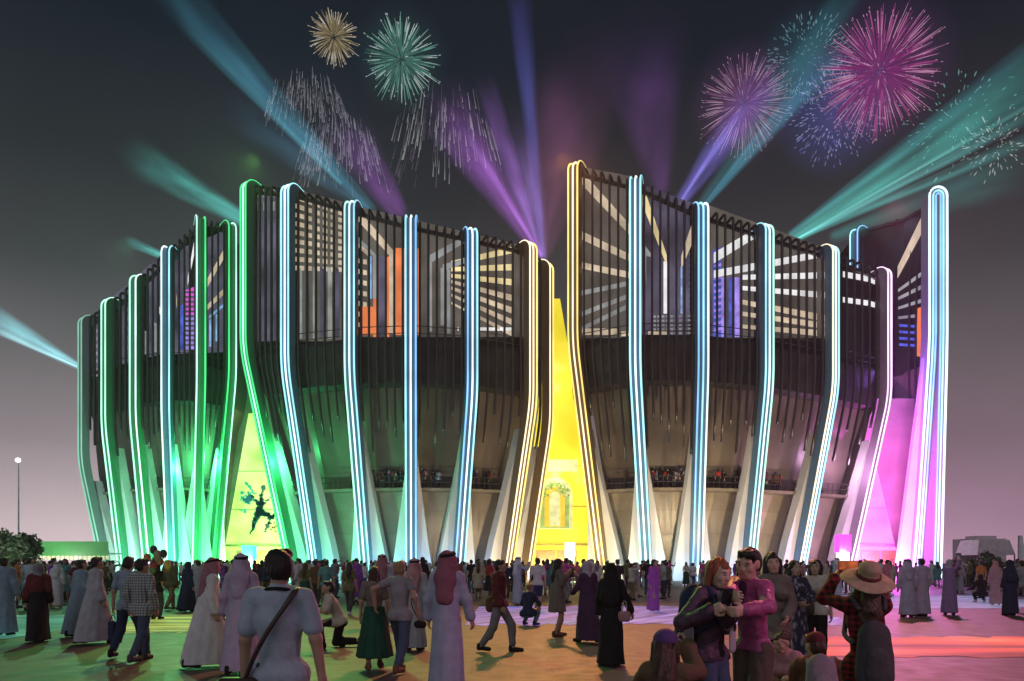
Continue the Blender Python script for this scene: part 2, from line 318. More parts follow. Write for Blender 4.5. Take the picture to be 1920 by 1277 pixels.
    def make_fins(s, flare):
        for i, f in enumerate(s.fins):
            n = s.nrm(i); w = Vector((-n.y, n.x, 0)); hw = f[8] if len(f) > 8 else .48
            if not f[6]: continue
            pts = s.path(i)
            g = MB(); d = .75
            g.sweep([p - n * .02 for p in pts], w, [(-hw, 0), (-hw, -d), (hw, -d), (hw, 0), (hw - .16, -.14), (.16, -.14), (0, -.06), (-.16, -.14), (-hw + .16, -.14)])
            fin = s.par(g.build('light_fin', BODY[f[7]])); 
            for j, c in enumerate(f[6]):
                x = (-hw + .06, 0, hw - .06)[j] if len(f[6]) == 3 else (-hw + .06, hw - .06)[j]
                g = MB(); r = .078; g.sweep(pts, w, [(r * math.cos(a), r * math.sin(a)) for a in np.linspace(0, 2 * math.pi, 7)[:-1]], off=(x, .02))
                st = g.build('neon_tube', STRIP[c]); st.parent = fin
            if flare:                                           # the pale spreading foot of the fin
                za = min(13.5, s.ZK[i] - 2); g = MB(); v = []; zs = [za, za * .75, za * .5, za * .25, 0]
                for z in zs:
                    h = .15 + 1.75 * ((za - z) / za) ** 1.15; p = s.wall_pt(i, z, 1.0)
                    v += [p - w * h, p + n * .25 * (1 if z < za else 0), p + w * h, p + w * h - n * .8, p - w * h - n * .8]
                q = []
                for a in range(len(zs) - 1):
                    for j in range(5): q.append((a * 5 + j, (a + 1) * 5 + j, (a + 1) * 5 + (j + 1) % 5, a * 5 + (j + 1) % 5))
                g.add(v, q); b = g.build('buttress', M_FLARE); b.parent = fin
    def rods(s, nrods, rodz):
        for i in range(s.n - 1):
            k = nrods[i]
            for j in range(k):
                u = i + (j + 1) / (k + 1); t = (j + .5) / k
                zend = s.zmid - 1 - (rodz[1] - rodz[0]) * (.25 + .75 * abs(math.sin(j * 2.1 + i * 1.3))) * s.rnd.uniform(.5, 1.0)
                zend = max(rodz[0], zend)
                pts = s.path(u, reach=1.0, rad=.35, top=-.35 + s.rnd.uniform(-.06, .06), zend=zend, back=.55)
                n = s.nrm(u); w = Vector((-n.y, n.x, 0)); r = .105; g = MB()
                g.sweep(pts, w, [(r * math.cos(a), r * 1.3 * math.sin(a)) for a in np.linspace(0, 2 * math.pi, 7)[:-1]])
                s.par(g.build('hanging_rod', M_ROD, smooth=True))
    def u_of(s, px):
        if not hasattr(s, 'tab'):
            us = np.linspace(0, s.n - 1, 400); xs = []
            for u in us: p = s.wall_pt(u, 40, s.inset); xs.append(960 + F * p.x / p.y)
            o = np.argsort(xs); s.tab = (np.array(xs)[o], us[o])
        return float(np.interp(px, *s.tab))
    def scr(s, px, py, off=0.0):
        p = s.wall_pt(s.u_of(px), 40, s.inset - off); p.z = zof(py, p.y); return p
    def screen(s, quads):
        """the media wall: glass sheet and, a few mm before it, the picture it shows"""
        zt = lambda u: s.ip(s.ZT, u); g = MB(); k = (s.n - 1) * 6; v = []
        for i in range(k + 1):
            u = (s.n - 1) * i / k; a = s.wall_pt(u, 40, s.inset); v += [Vector((a.x, a.y, zt(u) - .8)), Vector((a.x, a.y, s.zband - .2))]
        g.add(v, [(2 * i, 2 * i + 1, 2 * i + 3, 2 * i + 2) for i in range(k)], 0)
        for q in quads:
            (x0, t0, b0), (x1, t1, b1), mi = q[:3]; lift = .02 + (q[3] if len(q) > 3 else 0)
            m = max(1, int(abs(x1 - x0) / 22)); vv = []
            for i in range(m + 1):
                t = i / m; x = x0 + (x1 - x0) * t; vv += [s.scr(x, t0 + (t1 - t0) * t, lift), s.scr(x, b0 + (b1 - b0) * t, lift)]
            g.add(vv, [(2 * i, 2 * i + 1, 2 * i + 3, 2 * i + 2) for i in range(m)], mi)
        return s.par(g.build('media_screen', SCR))

def rows(x0, x1, l, mi, n=0, gap=.35, lift=.01):
    """l: list of (y at x0, y at x1, thickness at x0, thickness at x1); n>0 breaks each row into n dashes"""
    out = []
    for (a, b, ta, tb) in l:
        if not n: out.append(((x0, a - ta / 2, a + ta / 2), (x1, b - tb / 2, b + tb / 2), mi, lift)); continue
        for i in range(n):
            s, e = (i + gap / 2) / n, (i + 1 - gap / 2) / n
            L = lambda p, q, t: p + (q - p) * t
            out.append(((L(x0, x1, s), L(a, b, s) - L(ta, tb, s) / 2, L(a, b, s) + L(ta, tb, s) / 2), (L(x0, x1, e), L(a, b, e) - L(ta, tb, e) / 2, L(a, b, e) + L(ta, tb, e) / 2), mi, lift))
    return out

A = Wing('pavilion_wing', 'centre left wing with blue white fins and an orange block glowing on its screen', [
    (456, 335, 68, 548, 68, 655, ('green', 'mint', 'green'), 'green'),
    (534, 340, 64, 592, 66.5, 690, ('cyan', 'white', 'cyan'), 'blue'),
    (655, 370, 62, 686, 65.5, 700, ('mint', 'white', 'cyan'), 'blue'),
    (770, 397, 61.5, 771, 65, 715, ('cyan', 'white', 'blue'), 'blue'),
    (886, 421, 62.5, 860, 65.5, 735, ('blue', 'white', 'cyan'), 'blue'),
    (1000, 449, 65.5, 951, 67, 755, ('warm', 'warm', 'yellow'), 'warm'),
    (1034, 487, 69, 990, 69.5, 795, ('warm', 'yellow'), 'warm', .42)],
    20.6, 16.6, 8.1, (6, 6, 6, 6, 6, 2), seed=3, rodz=(9.6, 14.5))
A.screen(
    [((470, 360, 640), (530, 352, 640), DUSK), ((540, 352, 640), (650, 380, 640), BRN), ((662, 385, 632), (1000, 465, 632), BRN)]
    + [((545 + 14 * i, 500, 635), (553 + 14 * i, 505, 635), (GREY if i % 2 else DUSK), .01) for i in range(7)]
    + rows(545, 646, [(366 + 17 * k, 402 + 13 * k, 9, 8) for k in range(9)], WARM, 7, .4)
    + [((478 + 16 * i, 355, 370), (484 + 16 * i, 355, 370), GREY, .01) for i in range(3)] + [((478 + 16 * i, 378, 395), (484 + 16 * i, 378, 395), GREY, .01) for i in range(3)]
    + [((668, 388, 410), (738, 470, 488), WARM, .02), ((730, 472, 625), (742, 472, 625), WARM, .03), ((668, 440, 450), (704, 476, 486), GREY, .02), ((699, 478, 560), (708, 478, 560), GREY, .02),
       ((668, 452, 460), (690, 470, 480), WARM, .02)]
    + rows(668, 690, [(488 + 20 * k, 492 + 20 * k, 9, 9) for k in range(7)], WARM, 2)
    + [((680, 575, 628), (700, 575, 628), ORA, .01), ((700, 500, 632), (730, 480, 632), ORA, .005), ((742, 465, 628), (759, 465, 628), ORA, .02), ((690, 480, 560), (697, 480, 560), SKY, .02), ((783, 466, 628), (787, 466, 628), ORA, .01), ((708, 480, 632), (722, 480, 632), DUSK, .012)]
    + [((806, 478, 494), (876, 440, 452), GREY, .02), ((802, 484, 622), (810, 484, 622), GREY, .02), ((830, 496, 508), (876, 483, 492), GREY, .02), ((826, 502, 610), (833, 502, 610), GREY, .02), ((838, 505, 625), (844, 505, 625), GREY, .02)]
    + rows(846, 986, [(494, 463, 9, 13), (505, 500, 8, 13), (517, 532, 7, 13)], YEL) + rows(846, 986, [(528, 566, 6, 13), (540, 592, 6, 13), (553, 616, 5, 13), (568, 640, 4, 10)], WARM)
    + rows(858, 986, [(617, 617, 6, 6)], WHT))

B = Wing('pavilion_wing', 'centre right wing with a gold first fin, tallest of the two middle wings', [
    (1074, 298, 64, 1128, 67, 645, ('yellow', 'warm', 'yellow'), 'warm', .5),
    (1191, 323, 61, 1213, 65.5, 690, ('cyan', 'white', 'cyan'), 'blue'),
    (1319, 373, 61, 1307, 65, 695, ('blue', 'cyan', 'white'), 'blue'),
    (1443, 414, 63, 1406, 66, 715, ('cyan', 'white', 'mint'), 'blue'),
    (1567, 455, 67, 1500, 68, 730, ('warm', 'white', 'cyan'), 'blue'),
    (1668, 498, 72, 1592, 71, 745, ('pink', 'pink'), 'pink', .36)],
    20.6, 16.6, 8.1, (6, 7, 7, 7, 6), seed=5, rodz=(8.4, 14.5))
B.screen(
    [((1086, 312, 634), (1182, 330, 634), BRN), ((1200, 345, 634), (1310, 385, 634), DUSK), ((1330, 385, 634), (1560, 470, 634), BRN)]
    + rows(1088, 1182, [(330, 432, 26, 20), (440, 484, 16, 14), (497, 516, 12, 12)], WARM) + rows(1088, 1176, [(550, 532, 9, 9), (590, 556, 9, 9), (618, 575, 9, 9)], GREY) + rows(1088, 1160, [(622, 622, 12, 12)], WARM)
    + rows(1165, 1250, [(626, 626, 9, 9)], WARM)
    + [((1205, 345, 385), (1250, 478, 498), YEL, .02), ((1244, 490, 588), (1252, 490, 588), WHT, .02), ((1206, 455, 470), (1220, 475, 620), GREY, .01), ((1212, 480, 620), (1221, 482, 620), DUSK, .02),
       ((1277, 480, 505), (1308, 385, 432), WARM, .02), ((1276, 500, 588), (1279, 500, 588), SKY, .02)]
    + rows(1281, 1309, [(478 + 11 * k, 474 + 11 * k, 6, 6) for k in range(11)], SKY) + [((1281, 470, 590), (1309, 465, 590), BLU, .005)]
    + [((1336, 470, 632), (1352, 462, 632), BLU, .005), ((1352, 520, 632), (1362, 518, 632), VIO, .01), ((1366, 520, 632), (1374, 520, 632), BLU, .01), ((1376, 520, 632), (1386, 520, 632), VIO, .01)]
    + rows(1338, 1352, [(475 + 12 * k, 472 + 12 * k, 5, 5) for k in range(13)], VIO)
    + rows(1215, 1312, [(594 + 8 * k, 592 + 8 * k, 4, 4) for k in range(5)], GREY, 12)
    + rows(1338, 1432, [(484, 428, 20, 17)], WHT) + rows(1338, 1552, [(514, 474, 14, 12)], WHT) + rows(1390, 1552, [(520, 516, 9, 12), (540, 554, 8, 12)], WHT) + rows(1390, 1552, [(566, 598, 9, 13), (588, 612, 8, 12)], WARM) + rows(1390, 1552, [(612, 626, 7, 12)], WARM)
    + rows(1580, 1655, [(514, 528, 11, 11), (562, 572, 10, 10)], WHT))

Cw = Wing('pavilion_wing', 'far left wing with mint green fins and a magenta tower on its screen', [
    (150, 590, 80, 196, 80, 865, ('dimmint', 'dimmint'), 'pale', .5),
    (194, 556, 76, 228, 77, 800, ('mint', 'mint'), 'green', .45),
    (249, 511, 74, 277, 76, 785, ('mint', 'white'), 'green', .45),
    (310, 456, 73, 322, 75.5, 775, ('white', 'cyan'), 'blue', .45),
    (377, 400, 73.5, 368, 76, 715, ('mint', 'green'), 'green', .45),
    (436, 412, 76, 402, 78, 705, ('green', 'mint'), 'green', .45)],
    21.6, 17.5, 9.2, (4, 4, 5, 5, 4), seed=8, rodz=(10, 15))
Cw.screen(
    [((160, 600, 700), (300, 480, 665), DUSK), ((300, 480, 665), (430, 430, 660), DUSK)]
    + rows(204, 240, [(574 + 19 * k, 580 + 18 * k, 8, 8) for k in range(5)], GREY)
    + rows(160, 186, [(610 + 14 * k, 606 + 14 * k, 6, 6) for k in range(12)], GREY, 2)
    + [((264, 528, 538), (302, 578, 592), WARM, .02), ((266, 598, 604), (294, 606, 612), GREY, .02), ((290, 610, 660), (295, 610, 660), GREY, .02), ((272, 620, 665), (278, 622, 665), GREY, .02), ((322, 470, 500), (332, 560, 580), WARM, .02),
       ((352, 520, 535), (372, 405, 440), WHT, .02), ((345, 545, 590), (369, 536, 590), MAG, .02), ((345, 590, 655), (369, 590, 655), VIO, .02), ((336, 575, 655), (345, 570, 655), BLU, .02)]
    + rows(345, 369, [(548 + 9 * k, 548 + 9 * k, 4, 4) for k in range(12)], DUSK, 0, 0, .03)
    + [((388, 524, 540), (425, 462, 480), WARM, .02), ((388, 572, 582), (425, 538, 550), WARM, .02), ((392, 592, 598), (418, 570, 576), SKY, .02), ((392, 600, 650), (397, 598, 650), SKY, .02), ((404, 590, 640), (409, 588, 640), SKY, .02)])

D = Wing('pavilion_wing', 'tall right wing ending in one upright cyan and white fin', [
    (1601, 425, 88, 1604, 90, 720, ('cyan', 'blue'), 'blue', .6),
    (1690, 400, 82, 1700, 83, 680, (), 'pale', .01),
    (1756, 362, 77, 1722, 77, 640, (), 'pink', .01)],
    22.5, 18.5, 10, (4, 4), ends=(0, 0), seed=4, rodz=(12, 16), flare=False, dk=.22)
def arch_pts(x0, x1, xb0, xb1, ytop, Y, k=0.0):
    """an upturned U: left leg, round top, right leg, in metres"""
    r = (at(x1, Y).x - at(x0, Y).x) / 2 - k; cx = (at(x1, Y).x + at(x0, Y).x) / 2; zt = zof(ytop, Y) - k; pts = []
    L = lambda z, xt, xb, zk: at(xb + (xt - xb) * min(1, z / zk) ** .9, Y).x
    for z in (0, 3, 7, 11, 15, 18, 20, 22, 25, 30, zt - r): pts.append(Vector((L(z, x0, xb0, 24) + k, Y, z)))
    for a in np.linspace(math.pi, 0, 11)[1:-1]: pts.append(Vector((cx + r * math.cos(a), Y, zt - r + r * math.sin(a))))
    for z in (zt - r, 30, 25, 22, 18, 12, 6, 0): pts.append(Vector((L(z, x1, xb1, 24) - k, Y, z)))
    return pts
Yd = 76
for c_ in D.root.children:
    if c_.name.startswith('parapet'): c_.data.materials[0] = M_MID
g = MB(); o_ = arch_pts(1743, 1776, 1712, 1764, 350, Yd); n_ = len(o_)
g.add([p + Vector((0, .05, 0)) for p in o_] + [p + Vector((0, 1.6, 0)) for p in o_], [tuple(range(n_))] + [tuple(range(2 * n_ - 1, n_ - 1, -1))] + [(i, n_ + i, n_ + (i + 1) % n_, (i + 1) % n_) for i in range(n_)])
fin = D.par(g.build('light_fin', mat('fin_end', (.30, .34, .38), .4, var=.06)))
for k_, c_ in ((0, 'white'), (.38, 'cyan'), (.66, 'blue')):
    g = MB(); g.tube(arch_pts(1743, 1776, 1712, 1764, 350, Yd, k_), .085 if k_ else .11); st = g.build('neon_tube', STRIP[c_] if k_ else STRIP['ice']); st.parent = fin
g = MB(); pts_ = [(1742, 600), (1741, 625), (1704, 1090), (1680, 1090)]; a_ = [Vector((at(x, Yd + .8).x, Yd + .8, max(0, zof(y, Yd + .8)))) for x, y in pts_]
g.add(a_ + [p + Vector((0, .6, 0)) for p in a_], [(0, 1, 2, 3), (7, 6, 5, 4), (0, 4, 5, 1), (1, 5, 6, 2), (2, 6, 7, 3), (3, 7, 4, 0)])
b_ = g.build('buttress', M_FLARE); b_.parent = fin
D.screen(
    [((1683, 500, 522), (1738, 385, 420), WARM, .02), ((1720, 578, 668), (1741, 572, 672), ORA, .02), ((1716, 580, 668), (1720, 580, 668), WARM, .02)]
    + rows(1684, 1740, [(545, 505, 6, 9), (560, 532, 6, 9), (578, 560, 5, 8), (596, 590, 5, 7)], GREY) + rows(1686, 1716, [(610 + 12 * k, 612 + 12 * k, 5, 5) for k in range(4)], BLU))

# ------------------------------------------------------------------ uplights at the foot of the fins (hidden by the crowd), then added lamps that wash the walls
LC = dict(mint=(.45, 1, .72), green=(.10, 1, .32), cyan=(.28, .85, 1), blue=(.25, .55, 1), white=(.8, .95, 1), warm=(1, .74, .42), yellow=(1, .78, .25), pink=(1, .55, .95), violet=(.7, .45, 1))
for w, cols in ((Cw, ('mint', 'mint', 'cyan', 'cyan', 'green', 'green')), (A, ('green', 'cyan', 'cyan', 'blue', 'blue', 'warm', 'yellow')), (B, ('yellow', 'cyan', 'blue', 'blue', 'pink', 'pink'))):
    for i, c in enumerate(cols):
        p = w.wall_pt(i, 0, -.9)
        n_ = w.nrm(i); t_ = Vector((-n_.y, n_.x, 0))
        for q_ in (-1, 1): point(p + n_ * .5 + t_ * q_ * 1.5 + Vector((0, 0, .5)), 190, LC[c], .4)
        if i < w.n - 1:
            q = w.wall_pt(i + .5, 0, -9.0)
            cc = {A: ('green', 'green', 'mint', 'warm', 'warm', 'yellow'), B: ('warm', 'warm', 'warm', 'warm', 'pink'), Cw: ('mint', 'mint', 'mint', 'green', 'green')}[w][i]
            pw = {A: (15000, 16000, 6000, 5500, 5500, 3500), B: (6500, 7500, 7500, 7500, 13000), Cw: (5000, 6000, 9000, 12000, 16000)}[w][i]
            spot(q + Vector((0, 0, .4)), w.wall_pt(i + .5, 9.0, 2.5), pw * .46, LC[cc], 110, .9, .4, 'wall_fill')  # added unseen spots out on the plaza, an even wash for the walls
for w, u, z, c, pw in ((A, .35, 11, 'green', 1100), (Cw, 4.5, 12, 'green', 2500), (Cw, 3.4, 11, 'green', 900), (B, 4.6, 11, 'pink', 900)):
    point(w.wall_pt(u, z, .3), pw, LC[c], .8, 'facade_fill')  # added lamps in mid-air, without fittings, to tint the facade
for x, y, z, pw in ((39.2, 75, 2, 5000), (38.0, 73, 7, 7000), (38.6, 74, 13, 5000)): point((x, y, z), pw * .55, (1, .12, .85), .8, 'facade_fill')  # added magenta lamps in the air that colour the right wing
point((38.3, 74.3, 20), 2200, (.45, .14, 1), .8, 'facade_fill')  # added violet lamp to brighten the parapet above
spot((37.0, 62, .5), (40.6, 76.5, 9), 16000, (1, .12, .85), 60, name='wall_fill')  # added unseen magenta spot for the end buttress

# ------------------------------------------------------------------ the three glowing entrances
M_BACK = mat('gap_wall', (.30, .28, .25), .5, var=.2, scale=.4)
def entrance(label, xs, Y, ztop, cols, strength, mframe, seed, apex, top=None, backing=True):
    """a glowing wall that closes the gap between two wings, with a lintel and door leaves"""
    r = thing('entrance_portal', ((xs[0] + xs[1]) / 2, Y, 0), label, 'entrance', 'glowing entrances of the pavilion')
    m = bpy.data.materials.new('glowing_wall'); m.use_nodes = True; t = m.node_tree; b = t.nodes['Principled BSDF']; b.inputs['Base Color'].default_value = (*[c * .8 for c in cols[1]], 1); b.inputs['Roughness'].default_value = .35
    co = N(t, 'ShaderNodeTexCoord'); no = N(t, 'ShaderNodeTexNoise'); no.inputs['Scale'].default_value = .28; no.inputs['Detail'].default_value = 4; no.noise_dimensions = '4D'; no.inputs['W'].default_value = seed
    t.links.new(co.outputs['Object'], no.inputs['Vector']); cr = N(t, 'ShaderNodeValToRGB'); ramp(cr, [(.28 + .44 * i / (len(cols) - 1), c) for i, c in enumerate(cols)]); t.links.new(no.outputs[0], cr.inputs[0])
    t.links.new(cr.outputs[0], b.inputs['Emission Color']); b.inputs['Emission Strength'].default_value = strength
    loc = r.location
    def L(v): return Vector(v) - loc
    g = MB(); x0, x1 = xs
    t0, t1 = top or xs
    g.add([L(p) for p in ((x0, Y, 0), (x1, Y, 0), (t1, Y, ztop), (t0, Y, ztop), (x0, Y + .4, 0), (x1, Y + .4, 0), (t1, Y + .4, ztop), (t0, Y + .4, ztop))],
          [(0, 1, 2, 3), (5, 4, 7, 6), (1, 5, 6, 2), (4, 0, 3, 7), (3, 2, 6, 7)])
    if top and backing:
        g2 = MB(); g2.box(L((x0 - 3, Y + .45, 0)), L((x1 + 3, Y + .9, ztop + 7))); g2.build('back_wall', M_BACK, r)
    def lim(z): k = z / ztop; return x0 + (t0 - x0) * k + .05, x1 + (t1 - x1) * k - .05
    g.build('glowing_wall', m, r)
    g = MB(); g.box(L((lim(3.6)[0], Y - .25, 3.35)), L((lim(3.6)[1], Y - .01, 3.6))); g.build('lintel', mframe, r)
    for z in (7.4, 11.6):
        if z < ztop: g = MB(); g.box(L((lim(z)[0], Y - .06, z)), L((lim(z)[1], Y - .01, z + .07))); g.build('wall_seam', mframe, r)
    cx = apex
    for sx_ in (-1, 1):
        g = MB(); a = cx + sx_ * .05; b_ = cx + sx_ * 2.1; g.box(L((min(a, b_), Y - .12, 0)), L((max(a, b_), Y - .02, 2.9))); d = g.build('door', mat('entrance_door', (.35, .22, .10), .35), r)
        g = MB(); g.tube([L((cx + sx_ * .25, Y - .2, .9)), L((cx + sx_ * .25, Y - .2, 1.4))], .04); g.build('door_handle', M_RAIL, d)
    return r, L
mf_g = mat('portal_frame_green', (.25, .32, .10), .5); mf_y = mat('portal_frame_gold', (.45, .33, .08), .5); mf_p = mat('portal_frame_rose', (.5, .2, .4), .5)
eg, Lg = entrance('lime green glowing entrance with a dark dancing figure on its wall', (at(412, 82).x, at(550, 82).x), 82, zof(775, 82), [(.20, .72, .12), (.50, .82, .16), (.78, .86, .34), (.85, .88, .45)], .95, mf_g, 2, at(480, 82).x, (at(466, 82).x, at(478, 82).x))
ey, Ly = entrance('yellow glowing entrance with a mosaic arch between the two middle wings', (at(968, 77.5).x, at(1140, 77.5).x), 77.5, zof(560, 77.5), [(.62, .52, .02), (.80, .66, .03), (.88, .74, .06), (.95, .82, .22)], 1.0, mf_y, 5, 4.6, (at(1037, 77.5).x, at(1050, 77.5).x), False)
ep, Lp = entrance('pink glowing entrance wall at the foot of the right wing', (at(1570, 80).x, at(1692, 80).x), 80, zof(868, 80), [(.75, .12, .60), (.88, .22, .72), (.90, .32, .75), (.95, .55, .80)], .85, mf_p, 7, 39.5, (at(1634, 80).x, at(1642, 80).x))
for px, Y, z, pw, c in ((480, 79.5, 1.5, 2600, (.95, 1, .55)), (478, 80, 9, 500, (.6, 1, .4)), (1025, 75.2, 1.2, 1500, (1, .92, .55)), (1062, 75.2, 1.2, 1500, (1, .92, .55)), (1045, 75.5, 11, 1100, (1, .85, .35)), (1044, 76, 20, 500, (1, .8, .3)), (1630, 77.5, 1.5, 2600, (1, .5, .9))):
    point((at(px, Y).x, Y, z), pw * .38, c, .4, 'portal_fill')  # lamps added before the portals to grade the brightness of their walls
# dark dancer on the green wall: a flat painted relief, arms spread, one leg lifted
def flat(name, polys, mats, parent, Y, L, thick=.05):
    g = MB()
    for pl, mi in polys:
        n = len(pl); a = [L((at(x, Y).x, Y - thick, zof(y, Y))) for x, y in pl]; b = [p + Vector((0, thick - .01, 0)) for p in a]
        g.add(a + b, [tuple(range(n))] + [tuple(range(2 * n - 1, n - 1, -1))] + [(i, n + i, n + (i + 1) % n, (i + 1) % n) for i in range(n)], mi)
    return g.build(name, mats, parent)
def blob(cx, cy, rx, ry, ang=0, n=14, seed=0, j=.14):
    rnd = random.Random(seed); o = []
    for i in range(n):
        a = 2 * math.pi * i / n; k = 1 + rnd.uniform(-j, j); x, y = rx * k * math.cos(a), ry * k * math.sin(a); c, s_ = math.cos(ang), math.sin(ang); o.append((cx + x * c - y * s_, cy + x * s_ + y * c))
    return o
M_DK = emit('relief_teal', (.004, .06, .06), 1.0, base=(.02, .08, .08)); M_CY = emit('relief_cyan', (.10, .62, .55), .8); M_RED = emit('relief_red', (.55, .25, .08), .8); M_GRN = emit('relief_green', (.25, .55, .10), .8)
rnd = random.Random(12); dk = []
for (x0, y0, x1, y1, w0, w1) in ((492, 922, 486, 958, 5, 12), (486, 945, 466, 925, 6, 3), (490, 948, 508, 932, 5, 2), (486, 958, 474, 992, 10, 5), (489, 960, 512, 970, 9, 6), (508, 968, 498, 996, 6, 3), (476, 985, 470, 1002, 5, 2), (512, 968, 520, 962, 4, 2)):
    for k in range(9):
        t = k / 8 + rnd.uniform(-.05, .05); w = w0 + (w1 - w0) * t; dk.append((blob(x0 + (x1 - x0) * t + rnd.uniform(-1.5, 1.5), y0 + (y1 - y0) * t + rnd.uniform(-1.5, 1.5), w * rnd.uniform(.45, .8), w * rnd.uniform(.45, .8), rnd.uniform(0, 3), 11, rnd.randrange(999), .35), 0))
dk.append((blob(494, 915, 4.5, 5.5, 0, 12, 3, .1), 0))
flat('dancer_emblem', dk, [M_DK], eg, 82, Lg, .12)['kind'] = 'stuff'
flat('cyan_splash', [(blob(rnd.gauss(464, 7), rnd.gauss(936, 9), rnd.uniform(1.5, 5), rnd.uniform(1.5, 6), rnd.uniform(0, 3), 9, k, .35), 0) for k in range(26)], [M_CY], eg, 82, Lg, .08)['kind'] = 'stuff'
flat('red_splash', [(blob(rnd.gauss(508, 6), rnd.gauss(988, 5), rnd.uniform(.8, 2.6), rnd.uniform(.8, 2.2), 0, 8, k, .3), 0) for k in range(14)], [M_RED], eg, 82, Lg, .06)['kind'] = 'stuff'
# mosaic arch on the yellow wall
Y = 77.5
def arc(cx, cy, r, a0, a1, n): return [(cx + r * math.cos(math.radians(a0 + (a1 - a0) * i / n)), cy - r * math.sin(math.radians(a0 + (a1 - a0) * i / n))) for i in range(n + 1)]
M_PALE = emit('mosaic_pale', (.72, .72, .38), .85, var=.35, scale=1.5); M_OLV = emit('mosaic_olive', (.36, .48, .14), .8, var=.4, scale=2); M_GLD = emit('mosaic_gold', (.80, .56, .05), .85, var=.3, scale=1.2)
flat('arch_surround', [(arc(1040, 928, 33, 0, 180, 14) + [(1007, 992), (1073, 992)], 0)], [M_PALE], ey, Y, Ly, .10)
for k, (r0, y1, mm) in enumerate(((27, 990, M_OLV), (19, 988, M_GLD), (10, 986, M_PALE))):
    flat('arch_panel', [(arc(1040, 932, r0, 0, 180, 12) + [(1040 - r0, y1), (1040 + r0, y1)], 0)], [mm], ey, Y, Ly, .14 + .04 * k)
rnd = random.Random(3); pol = []
for i in range(60):
    a = rnd.uniform(0, math.pi); r = rnd.uniform(12, 30); pol.append((blob(1040 + r * math.cos(a), 932 - r * math.sin(a), rnd.uniform(1, 2.6), rnd.uniform(1, 2.6), 0, 7, i), rnd.randrange(3)))
flat('mosaic_tile', [(p, m) for p, m in pol], [M_OLV, M_PALE, M_GRN], ey, Y, Ly, .27)['kind'] = 'stuff'
# pale band and marks high on the yellow wall
flat('wall_band', [([(1003, 862), (1082, 862), (1082, 884), (1003, 884)], 0)], [M_PALE], ey, Y, Ly, .08)
flat('pale_emblem', [(blob(1640 + q[0], q[1], q[2], q[3], 0, 9, k, .3), 0) for k, q in enumerate(((0, 905, 5, 9), (4, 922, 9, 6), (-5, 930, 6, 5), (2, 944, 12, 5)))], [emit('emblem_cream', (.85, .55, .55), .8)], ep, 80, Lp, .08)

def light_pillar(px, Y, w, h, cols, label):
    p = at(px, Y); r = thing('light_pillar', p, label, 'light pillar')
    g = MB(); g.box((-w * .7, -w * .7, 0), (w * .7, w * .7, .25)); g.build('plinth', M_RAIL, r)
    g = MB(); g.box((-w / 2, -w / 2, .25), (w / 2, w / 2, h * .62)); g.build('lower_shade', emit('pillar_' + cols[0], LC2[cols[0]], .95, var=.2), r)
    g = MB(); g.box((-w * .62, -w * .62, h * .62), (w * .62, w * .62, h)); g.build('upper_shade', emit('pillar_' + cols[1], LC2[cols[1]], .95, var=.2), r)
    point(p + Vector((0, -w * 1.5, h * .6)), 260, LC2[cols[0]], .3, 'pillar_light')
LC2 = dict(icy=(.65, .95, 1), cyan=(.12, .75, 1), gold=(1, .95, .6), magenta=(1, .05, .95), cream=(1, .85, .65))
light_pillar(467, 62, .75, 3.0, ('icy', 'cyan'), 'slim cyan light pillar standing before the green entrance')
light_pillar(1068, 66, .7, 3.4, ('icy', 'gold'), 'slim white and gold light pillar standing before the yellow entrance')
light_pillar(1580, 64, .8, 4.0, ('cream', 'magenta'), 'magenta topped light pillar standing before the pink entrance')

